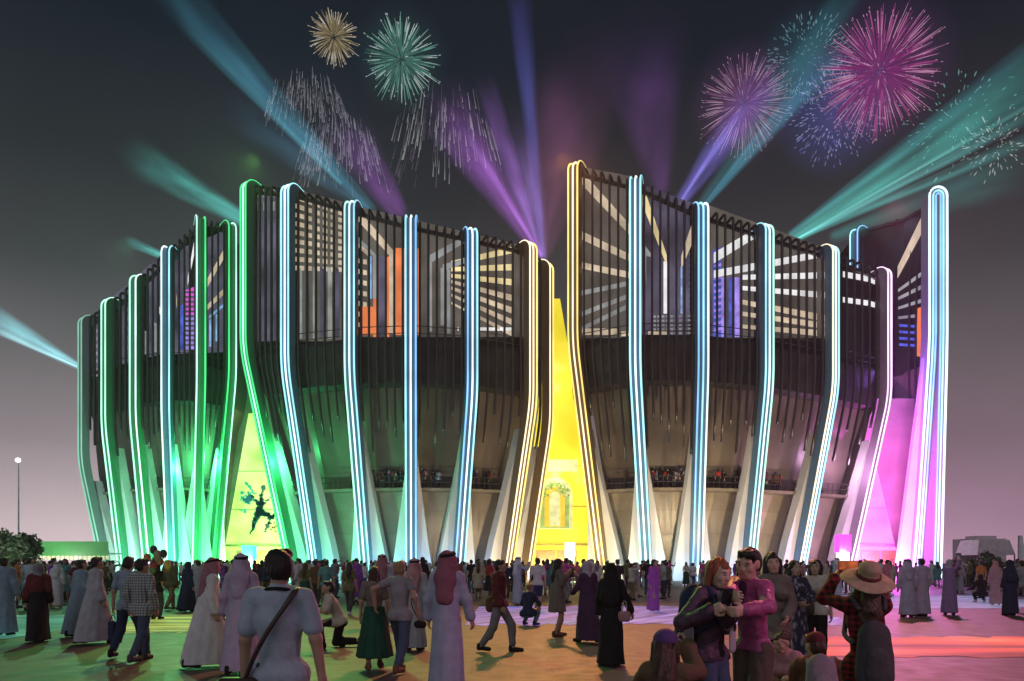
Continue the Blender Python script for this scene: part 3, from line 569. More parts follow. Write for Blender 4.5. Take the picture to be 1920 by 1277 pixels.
# ================================================================== SEARCHLIGHT BEAMS over the roofs (light in the night haze)
def beam_mat(color, dens, r0, r1, seed):
    """light scattered in smoky air: bright at the lamp, fading along the ray and towards its edge, broken up by drifting haze"""
    m = bpy.data.materials.new('beam_air'); m.use_nodes = True; t = m.node_tree; t.nodes.clear()
    M = lambda op, a, b=None: (lambda n: ([t.links.new(v, n.inputs[i]) if not isinstance(v, (int, float)) else setattr(n.inputs[i], 'default_value', v) for i, v in enumerate((a, b)) if v is not None], n.outputs[0])[1])(N(t, 'ShaderNodeMath', operation=op))
    co = N(t, 'ShaderNodeTexCoord'); sp = N(t, 'ShaderNodeSeparateXYZ'); t.links.new(co.outputs['Object'], sp.inputs[0]); x, y, z = sp.outputs
    cr = N(t, 'ShaderNodeValToRGB'); ramp(cr, [(0, (1, 1, 1)), (.12, (.60,) * 3), (.4, (.26,) * 3), (.75, (.08,) * 3), (1, (0, 0, 0))]); t.links.new(z, cr.inputs[0])
    rad = M('ADD', M('MULTIPLY', z, r1 - r0), r0); rho = M('DIVIDE', M('ADD', M('MULTIPLY', x, x), M('MULTIPLY', y, y)), M('MULTIPLY', rad, rad)); edge = M('MAXIMUM', M('SUBTRACT', 1.0, rho), 0.0)
    cb = N(t, 'ShaderNodeCombineXYZ'); t.links.new(M('DIVIDE', x, rad), cb.inputs[0]); t.links.new(M('DIVIDE', y, rad), cb.inputs[1]); t.links.new(M('ADD', M('MULTIPLY', z, 2.2), seed * 7.3), cb.inputs[2])
    no = N(t, 'ShaderNodeTexNoise'); no.inputs['Scale'].default_value = 1.5; no.inputs['Detail'].default_value = 2; t.links.new(cb.outputs[0], no.inputs['Vector'])
    mp = N(t, 'ShaderNodeMapRange'); mp.inputs['From Min'].default_value = .32; mp.inputs['From Max'].default_value = .68; mp.inputs['To Min'].default_value = .25; mp.inputs['To Max'].default_value = 2.1; t.links.new(no.outputs[0], mp.inputs[0])
    em = N(t, 'ShaderNodeEmission'); em.inputs[0].default_value = (*color, 1); t.links.new(M('MULTIPLY', M('MULTIPLY', cr.outputs[0], dens * 1.55), M('MULTIPLY', edge, mp.outputs[0])), em.inputs[1])
    o = N(t, 'ShaderNodeOutputMaterial'); t.links.new(em.outputs[0], o.inputs['Volume']); return m
def beam(a, b, w0, w1, color, k, label, Y0=84, Y1=100):
    """a, b: photograph pixels of its foot and its fading end; w0, w1: widths there"""
    p = at(a[0], Y0, zof(a[1], Y0)); q = at(b[0], Y1, zof(b[1], Y1)); L = (q - p).length; r0, r1 = w0 / 2 / F * Y0, w1 / 2 / F * Y1; n = 14
    v = []; rings = 6
    for j in range(rings):
        t = j / (rings - 1); r = r0 + (r1 - r0) * t; v += [(r * math.cos(2 * math.pi * i / n), r * math.sin(2 * math.pi * i / n), t) for i in range(n)]
    f = [(j * n + i, j * n + (i + 1) % n, (j + 1) * n + (i + 1) % n, (j + 1) * n + i) for j in range(rings - 1) for i in range(n)] + [tuple(range(n - 1, -1, -1)), tuple((rings - 1) * n + i for i in range(n))]
    g = MB(); g.add(v, f); o = g.build('light_ray', beam_mat(color, k / (r0 * 2 + .45 * (r1 - r0)), r0, r1, len(label)))
    o.location = p; o.rotation_euler = (q - p).to_track_quat('Z', 'Y').to_euler(); o.scale = (1, 1, L)
    return tag(o, label, 'searchlight ray', 'searchlight rays over the roofs')
TEAL, CYB, PUR, VBL, MGT = (.10, .62, .55), (.10, .42, .60), (.40, .12, .62), (.22, .18, .75), (.34, .10, .28)
beam((700, 395), (300, -40), 20, 100, CYB, .34, 'broad blue green beam rising left from the roof of the centre left wing')
beam((640, 345), (330, 30), 10, 34, (.12, .5, .62), .22, 'thin teal streak inside the broad beam left of the white fireworks')
beam((690, 390), (430, 200), 24, 90, (.08, .26, .40), .22, 'faint blue beam fanning low above the first blue fins')
beam((470, 420), (250, 290), 30, 84, TEAL, .42, 'wide teal beam leaving the roof beside the green fin')
beam((320, 486), (235, 450), 14, 26, TEAL, .30, 'short pale teal beam at the left roof edge')
beam((160, 694), (-60, 570), 12, 70, (.18, .55, .62), .75, 'cyan beam shooting left out of the frame behind the leftmost fin')
beam((750, 400), (640, 240), 40, 120, PUR, .20, 'dim violet beam behind the falling white sparks')
beam((1018, 480), (968, -60), 10, 60, (.16, .16, .70), .30, 'blue upright beam between the two middle wings')
beam((1014, 482), (826, 190), 16, 130, PUR, .5, 'strong violet beam leaning left from between the middle wings')
beam((1016, 480), (905, 150), 8, 60, (.42, .16, .72), .34, 'slim violet beam between the leaning and the upright beam')
beam((1022, 480), (1090, 120), 24, 240, MGT, .26, 'maroon glow of a beam rising beside the gold fin')
beam((1020, 485), (960, 240), 18, 120, (.42, .22, .80), .34, 'bright violet foot of the beams between the middle wings')
beam((1270, 385), (1450, 130), 26, 100, VBL, .40, 'indigo beam leaning right toward the small pink firework')
beam((1240, 360), (1200, 60), 40, 220, PUR, .11, 'dim purple beam rising above the tallest gold fin')
beam((1322, 384), (1570, 90), 12, 70, (.08, .36, .50), .40, 'blue teal beam between the third fin of the right middle wing and the blue sparks')
beam((1310, 390), (1640, -80), 20, 90, (.06, .30, .36), .22, 'long dim teal beam passing behind the large magenta firework')
beam((1480, 452), (1990, 120), 26, 130, TEAL, .5, 'broad teal beam sweeping right above the far right wing')
beam((1500, 446), (1960, 205), 8, 26, (.20, .75, .72), .42, 'bright thin streak inside the broad teal beam at right')
beam((1480, 440), (1980, 60), 14, 60, (.08, .45, .50), .30, 'upper faint teal ray above the broad beam at right')
beam((1490, 450), (1985, 165), 5, 14, (.25, .80, .78), .40, 'hairline bright ray in the middle of the broad teal beam')
beam((1486, 452), (1990, 235), 8, 36, (.12, .6, .56), .34, 'lower bright streak of the broad teal beam at right')
beam((150, 690), (-50, 600), 4, 18, (.4, .8, .85), .55, 'thin bright core of the cyan beam at the left edge')
beam((1016, 482), (870, 240), 6, 24, (.5, .2, .8), .36, 'thin violet streak inside the beam leaning left')
beam((1268, 390), (1400, 190), 6, 22, (.3, .25, .9), .40, 'thin indigo core of the beam toward the small pink firework')
beam((1560, 445), (1960, 300), 26, 120, (.05, .32, .30), .25, 'low dim teal beam just above the tall right wing')

# ================================================================== FIREWORKS
def glow_mat(c, R_):
    m = bpy.data.materials.new('burst_glow'); m.use_nodes = True; t = m.node_tree; t.nodes.clear(); co = N(t, 'ShaderNodeTexCoord'); ln = N(t, 'ShaderNodeVectorMath', operation='LENGTH'); t.links.new(co.outputs['Object'], ln.inputs[0])
    no = N(t, 'ShaderNodeTexNoise'); no.inputs['Scale'].default_value = .25; no.inputs['Detail'].default_value = 3; t.links.new(co.outputs['Object'], no.inputs['Vector'])
    mr_ = N(t, 'ShaderNodeMapRange'); mr_.inputs['From Min'].default_value = R_; mr_.inputs['From Max'].default_value = 0; mr_.inputs['To Max'].default_value = 1 / R_; t.links.new(ln.outputs['Value'], mr_.inputs[0])
    mu = N(t, 'ShaderNodeMath', operation='MULTIPLY'); t.links.new(mr_.outputs[0], mu.inputs[0]); t.links.new(no.outputs[0], mu.inputs[1]); em = N(t, 'ShaderNodeEmission'); em.inputs[0].default_value = (*c, 1); t.links.new(mu.outputs[0], em.inputs[1])
    o = N(t, 'ShaderNodeOutputMaterial'); t.links.new(em.outputs[0], o.inputs['Volume']); return m
def firework(cx, cy, R, Y, cols, n, label, r0=.12, thick=.10, droop=.0, mode='streak', glow_ball=None, seed=0, strength=1.0, up=0.0, squash=1.0):
    """streak: spokes from the centre; dots: short sparks on shells; willow: falling trails"""
    rnd = random.Random(seed); c = at(cx, Y, zof(cy, Y)); k = Y / F; Rm = R * k
    r = thing('firework', c, label, 'firework', 'fireworks in the night sky')
    ms = [emit('spark_%d_%d' % (seed, i), cc, strength * (1.1, 1.35, 1.6)[min(i, 2)]) for i, cc in enumerate(cols)]
    g = MB()
    for i in range(n):
        z = 1 - 2 * (i + .5) / n; a = i * 2.399963; d = Vector((math.sqrt(1 - z * z) * math.cos(a), math.sqrt(1 - z * z) * math.sin(a), z + up)).normalized()
        d = (d + Vector((rnd.gauss(0, .05), rnd.gauss(0, .05), rnd.gauss(0, .05)))).normalized()
        if mode == 'streak':
            m = min(len(cols) - 1, int(rnd.random() * len(cols))); l1 = Rm * rnd.uniform(.80, 1.03); l0 = Rm * rnd.uniform(r0, r0 + .25); pts = []; rs = []
            for t in np.linspace(0, 1, 5): pts.append(d * (l0 + (l1 - l0) * t) + Vector((0, 0, -droop * Rm * t * t))); rs.append(thick * ((.25 + .6 * t if t < .95 else .3) * rnd.uniform(.6, 1.1)))
            g.tube(pts[:3], rs[:3], 4, 0); g.tube(pts[2:], rs[2:], 4, m)
            if rnd.random() < .4:
                p = pts[-1] * rnd.uniform(1.0, 1.05); g.tube([p - d * .2, p, p + d * .2], [.02, thick * .7, .02], 4, len(cols) - 1)
        elif mode == 'dots':
            for q in range(2):
                l = Rm * rnd.uniform(r0, 1.0) ** .6; p = d * l + Vector((rnd.gauss(0, .25), rnd.gauss(0, .25), rnd.gauss(0, .25))); e = d * rnd.uniform(.12, .55)
                g.tube([p - e, p, p + e], [.02, thick * rnd.uniform(.6, 1.3), .03], 4, rnd.randrange(len(cols)))
        else:
            ph = rnd.uniform(-1, 1); x0 = ph * Rm; top = Rm * squash * math.sqrt(max(0, 1 - ph * ph)) * rnd.uniform(.1, 1.0); L = Rm * squash * rnd.uniform(.35, 1.05); y0 = rnd.uniform(-.5, .5) * Rm
            sl = ph * .28; seg = rnd.randrange(1, 4); z = top
            for q in range(seg):
                l = L / seg * rnd.uniform(.45, .98); pts = [Vector((x0 + sl * (top - z), y0, z)), Vector((x0 + sl * (top - z + l), y0, z - l))]
                g.tube([pts[0], pts[0].lerp(pts[1], .6), pts[1]], [.02, thick * rnd.uniform(.35, .8), thick * rnd.uniform(.6, 1.2)], 4, rnd.randrange(len(cols))); z -= L / seg
    o = g.build('spark', ms, r); o['kind'] = 'stuff'
    if glow_ball:
        q = link('glow_ball', with_mat(sdf_mesh('glow_ball', [('ell', V((0, 0, 0)), (Rm * 1.3,) * 3)], Rm * .12, 0), glow_mat(glow_ball, Rm * 1.3)), r)  # emissive ball, the coloured glow around a burst put into its volume
    return r
# ================================================================== PEOPLE: bodies and clothes grown as one smooth surface each
V = Vector
def smin(a, b, k):
    if k <= 0: return np.minimum(a, b)
    h = np.clip(.5 + .5 * (b - a) / k, 0, 1); return b + (a - b) * h - k * h * (1 - h)
def prim_box(p):
    t = p[0]
    if t == 'cap':
        a, b = np.array(p[1]), np.array(p[2]); r = max(p[3], p[4]) * 1.02; return np.minimum(a, b) - r, np.maximum(a, b) + r
    if t == 'ell': c = np.array(p[1]); r = max(p[2]); return c - r, c + r
    if t == 'tor': c = np.array(p[1]); r = p[2] + p[3]; return c - r, c + r
    if t == 'loft':
        z, cx, cy, rx, ry = (np.array(p[i]) for i in range(1, 6)); m = 1.15
        return np.array([(cx - rx * m).min(), (cy - ry * m).min(), z.min()]), np.array([(cx + rx * m).max(), (cy + ry * m).max(), z.max()])
def prim_d(p, X, Y, Z):
    t = p[0]
    if t == 'cap':
        a, b, r0, r1 = np.array(p[1]), np.array(p[2]), p[3], p[4]; fl = p[5] if len(p) > 5 else None
        px, py, pz = X - a[0], Y - a[1], Z - a[2]; d = b - a
        if fl is not None:
            n, s = np.array(fl[0]), fl[1]; q = px * n[0] + py * n[1] + pz * n[2]; e = q * (1 / s - 1); px, py, pz = px + n[0] * e, py + n[1] * e, pz + n[2] * e; d = d + n * d.dot(n) * (1 / s - 1)
        L = max(1e-9, d.dot(d)); h = np.clip((px * d[0] + py * d[1] + pz * d[2]) / L, 0, 1)
        return np.sqrt((px - d[0] * h) ** 2 + (py - d[1] * h) ** 2 + (pz - d[2] * h) ** 2) - (r0 + (r1 - r0) * h)
    if t == 'ell':
        c, r = p[1], p[2]; R = p[3] if len(p) > 3 and p[3] is not None else None; px, py, pz = X - c[0], Y - c[1], Z - c[2]
        if R is not None: px, py, pz = (R[0][i] * px + R[1][i] * py + R[2][i] * pz for i in range(3))
        k0 = np.sqrt((px / r[0]) ** 2 + (py / r[1]) ** 2 + (pz / r[2]) ** 2); k1 = np.sqrt((px / r[0] ** 2) ** 2 + (py / r[1] ** 2) ** 2 + (pz / r[2] ** 2) ** 2) + 1e-9
        return k0 * (k0 - 1) / k1
    if t == 'tor':
        c, R0, r = p[1], p[2], p[3]; R = p[4]; px, py, pz = X - c[0], Y - c[1], Z - c[2]
        px, py, pz = (R[0][i] * px + R[1][i] * py + R[2][i] * pz for i in range(3)); return np.sqrt((np.sqrt(px ** 2 + (py * .9) ** 2) - R0) ** 2 + pz ** 2) - r
    if t == 'loft':
        z, cx, cy, rx, ry, am, nf, ph = p[1:9]; o = np.argsort(z); zz = np.array(z)[o]; g = lambda arr: np.interp(Z[0, 0, :], zz, np.array(arr)[o])[None, None, :]
        x, y = (X - g(cx)), (Y - g(cy)); RX, RY = g(rx), g(ry); th = np.arctan2(y / RY, x / RX)
        f = 1 + g(am) * (np.sin(nf * th + ph + 1.3 * Z) * .6 + .4 * np.sin((nf * 2 + 1) * th + ph * 2.3 - 2 * Z))
        d = (np.sqrt((x / RX) ** 2 + (y / RY) ** 2) - f) * np.minimum(RX, RY)
        return np.maximum(d, np.maximum(zz[0] - Z, Z - zz[-1]))
def sdf_mesh(name, prims, h, k=.03, subs=(), halves=(), noise=0.0, nfreq=9.0, seed=0, clipz=None):
    bx = [prim_box(p) for p in prims]; lo = np.min([b[0] for b in bx], 0) - 3 * h - noise; hi = np.max([b[1] for b in bx], 0) + 3 * h + noise
    if clipz is not None: lo[2] = max(lo[2], clipz)
    n = np.ceil((hi - lo) / h).astype(int) + 1
    ax = [lo[i] + h * np.arange(n[i]) for i in range(3)]; Fd = np.full(n, .5, dtype=np.float64)
    for p in prims:
        kk = k
        if p[-1] == 'tight': p = p[:-1]; kk = .008
        b0, b1 = prim_box(p); i0 = np.maximum(0, np.floor((b0 - kk * 1.5 - 3 * h - lo) / h).astype(int)); i1 = np.minimum(n, np.ceil((b1 + kk * 1.5 + 3 * h - lo) / h).astype(int) + 1)
        if np.any(i1 <= i0): continue
        sl = tuple(slice(i0[i], i1[i]) for i in range(3)); X, Y, Z = np.meshgrid(*[ax[i][sl[i]] for i in range(3)], indexing='ij')
        Fd[sl] = smin(Fd[sl], prim_d(p, X, Y, Z), kk)
    X, Y, Z = np.meshgrid(*ax, indexing='ij')
    if noise:
        r = np.random.RandomState(seed)
        for q in range(4):
            w = r.normal(size=3) * nfreq * (1 + .6 * q); w[2] *= .45; Fd += noise / (1 + .5 * q) * np.sin(X * w[0] + Y * w[1] + Z * w[2] + r.uniform(0, 6))
    for p in subs: Fd = np.maximum(Fd, -prim_d(p, X, Y, Z))
    for (p0, nn) in halves: Fd = np.maximum(Fd, (X - p0[0]) * nn[0] + (Y - p0[1]) * nn[1] + (Z - p0[2]) * nn[2])
    for i in range(3):
        s = [slice(None)] * 3; s[i] = 0; Fd[tuple(s)] = np.maximum(Fd[tuple(s)], h); s[i] = -1; Fd[tuple(s)] = np.maximum(Fd[tuple(s)], h)
    # naive surface nets
    C = [(i, j, l) for i in (0, 1) for j in (0, 1) for l in (0, 1)]; m = n - 1
    cor = {c: Fd[c[0]:c[0] + m[0], c[1]:c[1] + m[1], c[2]:c[2] + m[2]] for c in C}
    ins = sum((cor[c] < 0).astype(np.int8) for c in C); act = (ins > 0) & (ins < 8); idx = np.full(m, -1, dtype=np.int64); cells = np.argwhere(act); idx[act] = np.arange(len(cells))
    acc = np.zeros((len(cells), 3)); cnt = np.zeros(len(cells)); cv = {c: cor[c][act] for c in C}
    for a in C:
        for x in range(3):
            if a[x]: continue
            b = list(a); b[x] = 1; b = tuple(b); fa, fb = cv[a], cv[b]; cr = (fa < 0) != (fb < 0); t = np.where(cr, fa / np.where(cr, fa - fb, 1), 0)
            po = np.zeros((len(cells), 3)) + np.array(a); po[:, x] = t; acc += po * cr[:, None]; cnt += cr
    vs = lo + (cells + acc / np.maximum(cnt, 1)[:, None]) * h; quads = []
    for x in range(3):
        y, z = (x + 1) % 3, (x + 2) % 3; s0 = [slice(0, m[0]), slice(0, m[1]), slice(0, m[2])]; s1 = list(s0); s1[x] = slice(1, m[x] + 1)
        A0, B0 = Fd[tuple(s0)] < 0, Fd[tuple(s1)] < 0; e = np.argwhere(A0 != B0); e = e[(e[:, y] > 0) & (e[:, z] > 0)]
        if not len(e): continue
        fl = A0[tuple(e.T)]; ey, ez, eyz = e.copy(), e.copy(), e.copy(); ey[:, y] -= 1; ez[:, z] -= 1; eyz[:, y] -= 1; eyz[:, z] -= 1
        q = np.stack([idx[tuple(eyz.T)], idx[tuple(ez.T)], idx[tuple(e.T)], idx[tuple(ey.T)]], 1); q[~fl] = q[~fl][:, ::-1]; quads.append(q[(q >= 0).all(1)])
    q = np.concatenate(quads) if quads else np.zeros((0, 4), int)
    me = bpy.data.meshes.new(name); me.vertices.add(len(vs)); me.vertices.foreach_set('co', vs.ravel()); me.loops.add(q.size); me.loops.foreach_set('vertex_index', q.ravel().astype(np.int32))
    me.polygons.add(len(q)); me.polygons.foreach_set('loop_start', np.arange(0, q.size, 4, dtype=np.int32)); me.polygons.foreach_set('loop_total', np.full(len(q), 4, dtype=np.int32)); me.polygons.foreach_set('use_smooth', np.ones(len(q), dtype=bool))
    me.update(calc_edges=True); return me

def ik(a, b, l1, l2, pole):
    d = b - a; L = min(max(d.length, .02), l1 + l2 - .004); u = d.normalized(); p = (pole - u * pole.dot(u)); p = p.normalized() if p.length > 1e-4 else V((1, 0, 0))
    x = (l1 * l1 - l2 * l2 + L * L) / (2 * L); y = math.sqrt(max(0, l1 * l1 - x * x)); return a + u * x + p * y, a + u * L
class Pose:
    """joints of a 1.75 m figure looking along -y; hands and feet are placed, elbows and knees follow"""
    def __init__(s, pel=(0, 0, .93), lean=0, side=0, twist=0, head=(0, 0, 0), fl=(.10, 0), fr=(-.10, 0), hl=None, hr=None, fem=False, kpole=(0, -1, .1), epl=(.5, .8, -.4), epr=(-.5, .8, -.4), turn=0, slim=1.0):
        rd = math.radians; s.fem = fem; s.slim = slim; s.p = V(pel)
        R = Matrix.Rotation(rd(twist), 3, 'Z') @ Matrix.Rotation(rd(side), 3, 'Y') @ Matrix.Rotation(rd(lean), 3, 'X'); s.R = R
        s.u = R @ V((0, 0, 1)); s.f = R @ V((0, -1, 0)); s.x = R @ V((1, 0, 0))
        s.waist = s.p + s.u * .15; s.chest = s.p + s.u * .34; s.neck = s.p + s.u * .535
        w = (.142 if fem else .168) * (.5 + .5 * slim); s.shl = s.p + s.u * .495 + s.x * w; s.shr = s.p + s.u * .495 - s.x * w
        hw = .085; T = Matrix.Rotation(rd(turn), 3, 'Z'); s.hl = s.p + T @ V((hw, 0, -.02)); s.hr = s.p + T @ V((-hw, 0, -.02))
        s.H = Matrix.Rotation(rd(head[0]), 3, 'Z') @ Matrix.Rotation(rd(head[2]), 3, 'Y') @ Matrix.Rotation(rd(head[1]), 3, 'X')
        s.hd = s.neck + s.H @ V((0, -.025, .155)); g = lambda v: v if len(v) > 2 else (*v, 0)
        s.al = V(g(fl)) + V((0, .03, .085)); s.ar = V(g(fr)) + V((0, .03, .085))
        kp = V(kpole); s.kl, s.al = ik(s.hl, s.al, .43, .42, kp + V((.12, 0, 0))); s.kr, s.ar = ik(s.hr, s.ar, .43, .42, kp + V((-.12, 0, 0)))
        tl = V((.03, -1, 0)); s.tl = s.al + V((.03, -.155, -.055)); s.tr = s.ar + V((-.03, -.155, -.055))
        s.wl = V(hl) if hl else s.shl + V((.085, -.03, -.52)); s.wr = V(hr) if hr else s.shr + V((-.085, -.03, -.52))
        s.el, s.wl = ik(s.shl, s.wl, .285, .255, V(epl)); s.er, s.wr = ik(s.shr, s.wr, .285, .255, V(epr))
    def h(s, v): return s.hd + s.H @ V(v)
def hand_prims(w, e, side, curl=.35, palm=None, tight=True, sc=1.0):
    u = (w - e).normalized(); n = V(palm) if palm is not None else V((-side, -.3, 0)); n = (n - u * n.dot(u)); n = n.normalized() if n.length > .01 else V((0, -1, 0)); a = u.cross(n).normalized()
    if a.dot(V((0, -1, 0))) < 0: a = -a                    # thumb side looks forward
    P = [('cap', w, w + u * .03 * sc, .026 * sc, .026 * sc, (n, .65)), ('cap', w + u * .03 * sc - a * .012, w + u * .078 * sc - a * .016, .026 * sc, .027 * sc, (n, .55)), ('cap', w + u * .03 * sc + a * .012, w + u * .078 * sc + a * .016, .026 * sc, .027 * sc, (n, .55))]
    for i, (o, L) in enumerate(((.030, .070), (.011, .080), (-.009, .075), (-.028, .058))):
        b = w + (u * .088 + a * o) * sc; c1, c2 = curl * (1 + .12 * i), curl * 2.2 * (1 + .1 * i)
        d1 = u * math.cos(c1) + n * math.sin(c1) + a * (o * 2.2); d2 = u * math.cos(c2) + n * math.sin(c2) + a * (o * 1.0); m = b + d1 * L * .52 * sc
        P += [('cap', b, m, .0105 * sc, .0095 * sc, 'tight'), ('cap', m, m + d2 * L * .5 * sc, .0095 * sc, .008 * sc, 'tight')]
    t = w + u * .025 * sc + a * .028 * sc; t1 = t + (u * .62 + a * .7 + n * .25) * .036 * sc; t2 = t1 + (u * .85 + a * .25 + n * (.3 + curl * .4)) * .032 * sc
    return P + [('cap', t, t1, .014 * sc, .012 * sc, 'tight'), ('cap', t1, t2, .012 * sc, .009 * sc, 'tight')]
def head_prims(s):
    R = [list(r) for r in s.H]; h = s.h; P = [('ell', h((0, .014, .03)), (.076, .094, .088), R), ('ell', h((0, -.022, -.03)), (.061, .070, .082), R), ('cap', h((-.02, -.062, -.088)), h((.02, -.062, -.088)), .024, .024),
         ('cap', h((0, -.088, .012)), h((0, -.104, -.022)), .009, .014), ('cap', h((-.040, -.076, .032)), h((.040, -.076, .032)), .013, .013), ('ell', h((.042, -.066, -.02)), (.022, .020, .026), R), ('ell', h((-.042, -.066, -.02)), (.022, .020, .026), R),
         ('ell', h((.078, .012, -.004)), (.010, .020, .031), R), ('ell', h((-.078, .012, -.004)), (.010, .020, .031), R), ('cap', h((-.018, -.084, -.058)), h((.018, -.084, -.058)), .009, .009)]
    return P + [('cap', s.neck - s.u * .05, s.hd + s.H @ V((0, .02, -.06)), .056 if not s.fem else .048, .052 if not s.fem else .045)]
def arm(s, i, g=0, part=1.0, sc=1.0, wide=0):
    sh, e, w = ((s.shl, s.el, s.wl), (s.shr, s.er, s.wr))[i]; k = (.9 if s.fem else 1.0) * s.slim; P = [('cap', sh, sh.lerp(e, min(1, part * 2)), (.050 * k + g), (.039 * k + g) if part >= .5 else (.050 * k + g + wide))]
    if part > .5: t = (part - .5) * 2; P.append(('cap', e, e.lerp(w, t), .041 * k + g, (.041 * k + (.028 - .041) * t) + g + wide))
    return P
def leg(s, i, g=0, part=1.0, wide=0):
    hp, kn, an = ((s.hl, s.kl, s.al), (s.hr, s.kr, s.ar))[i]; P = [('cap', hp, kn, .088 + g, .056 + g + wide * .5)]
    if part > .5: P += [('cap', kn, kn.lerp(an, part * 2 - 1), .054 + g + wide * .5, .038 + g + wide), ('ell', kn.lerp(an, .28) + (kn - an).cross(V((1, 0, 0))).normalized() * -.018, (.046 + g, .05 + g, .12))]
    return P
def trunk(s, g=0, hips=True):
    fl = (s.f, .74); k = (.9 if s.fem else 1.0) * s.slim
    P = [('cap', s.waist, s.chest, .116 * k + g, .140 * k + g, fl), ('cap', s.chest, s.chest + s.u * .10, .140 * k + g, .118 * k + g, fl), ('cap', s.shl - s.x * .03, s.shr + s.x * .03, .058 * s.slim + g, .058 * s.slim + g), ('cap', s.neck - s.u * .07 - s.x * .09, s.neck - s.u * .02, .05 + g, .055 + g), ('cap', s.neck - s.u * .07 + s.x * .09, s.neck - s.u * .02, .05 + g, .055 + g)]
    if hips: P += [('cap', s.p, s.waist, .118 * s.slim + g, .114 * k + g, fl), ('cap', s.hl, s.hr, .098 * s.slim + g, .098 * s.slim + g)]
    if s.fem: P += [('ell', s.chest + s.x * .065 + s.f * .085 + s.u * .03, (.062 + g, .062 + g, .062 + g)), ('ell', s.chest - s.x * .065 + s.f * .085 + s.u * .03, (.062 + g, .062 + g, .062 + g))]
    return P
def body_prims(s, fine, curl=(.35, .35), palms=(None, None)):
    P = trunk(s) + head_prims(s) + leg(s, 0) + leg(s, 1) + arm(s, 0) + arm(s, 1)
    for a, t in ((s.al, s.tl), (s.ar, s.tr)): P += [('cap', a + V((0, .02, -.03)), t, .036, .030), ('cap', a + V((0, .035, -.05)), a + V((0, .03, 0)), .032, .036)]
    for i, (w, e) in enumerate(((s.wl, s.el), (s.wr, s.er))):
        if fine: P += hand_prims(w, e, 1 if i == 0 else -1, curl[i], palms[i])
        else:
            u = (w - e).normalized(); P += [('cap', w, w + u * .10, .032, .034), ('cap', w + u * .10, w + u * .155 + V((0, -.015, 0)), .030, .020), ('cap', w + u * .03, w + u * .08 + V((0, -.05, 0)), .015, .012)]
    return P
def lerp_rows(z0, z1, n, f): zs = list(np.linspace(z0, z1, n)); return zs, [f((z - z0) / (z1 - z0)) for z in zs]
def robe_prim(s, ztop, zhem, wt, wh, am=.05, nf=7, ph=0.0):
    """loft from the waist to the hem; wt, wh = (half width, half depth) above and at the hem"""
    zs = [ztop + (zhem - ztop) * t for t in (0, .2, .4, .6, .8, 1)]; mid = (s.al + s.ar) / 2; L = lambda a, b, t: a + (b - a) * t
    xs = [L(s.p.x, mid.x, t) for t in (0, .2, .4, .6, .8, 1)]; ys = [L(s.p.y, mid.y, t) for t in (0, .2, .4, .6, .8, 1)]
    spread = abs(s.al.y - s.ar.y) / 2
    return ('loft', zs, xs, ys, [L(wt[0], wh[0], t) for t in (0, .2, .4, .6, .8, 1)], [L(wt[1], max(wh[1], spread + .1), t ** .8) for t in (0, .2, .4, .6, .8, 1)], [am * t for t in (.15, .35, .6, .8, .95, 1.1)], nf, ph)
def head_R(s): return [list(r) for r in s.H]

# ---- cloth, skin and hair
def cloth(name, c, **k): return mat('cloth_' + name, c, .85, var=k.pop('var', .14), scale=6, bump=.35, bscale=k.pop('bs', 30), spec=.2, **k)
SKIN = [mat('skin_%d' % i, c, .5, var=.06, scale=8, spec=.35) for i, c in enumerate(((.42, .27, .19), (.34, .20, .13), (.52, .35, .26), (.22, .13, .09)))]
HAIR = {k: mat('hair_' + k, c, .45, var=.45, scale=14, bump=.8, bscale=70, spec=.4, stretch=(1, 1, .25)) for k, c in dict(black=(.016, .014, .014), brown=(.055, .030, .018), auburn=(.22, .060, .025), blond=(.30, .19, .09), grey=(.25, .24, .23)).items()}
CL = {k: cloth(k, c) for k, c in dict(white=(.62, .62, .64), cream=(.55, .50, .42), lilac=(.40, .36, .46), bluegrey=(.22, .30, .38), teal=(.10, .26, .28), navy=(.025, .035, .075), black=(.018, .016, .020), plum=(.075, .035, .085), jeans=(.06, .085, .14),
      greyjeans=(.22, .21, .22), khaki=(.22, .17, .09), olive=(.13, .125, .06), brown=(.14, .075, .04), maroon=(.13, .028, .035), grey=(.25, .25, .27), palegrey=(.38, .39, .42), green=(.012, .070, .042), pink=(.62, .16, .22), magenta=(.55, .07, .30), purple=(.24, .05, .36), orange=(.55, .17, .05), red=(.36, .03, .03), beige=(.45, .38, .28), darkgrey=(.06, .06, .065)).items()}
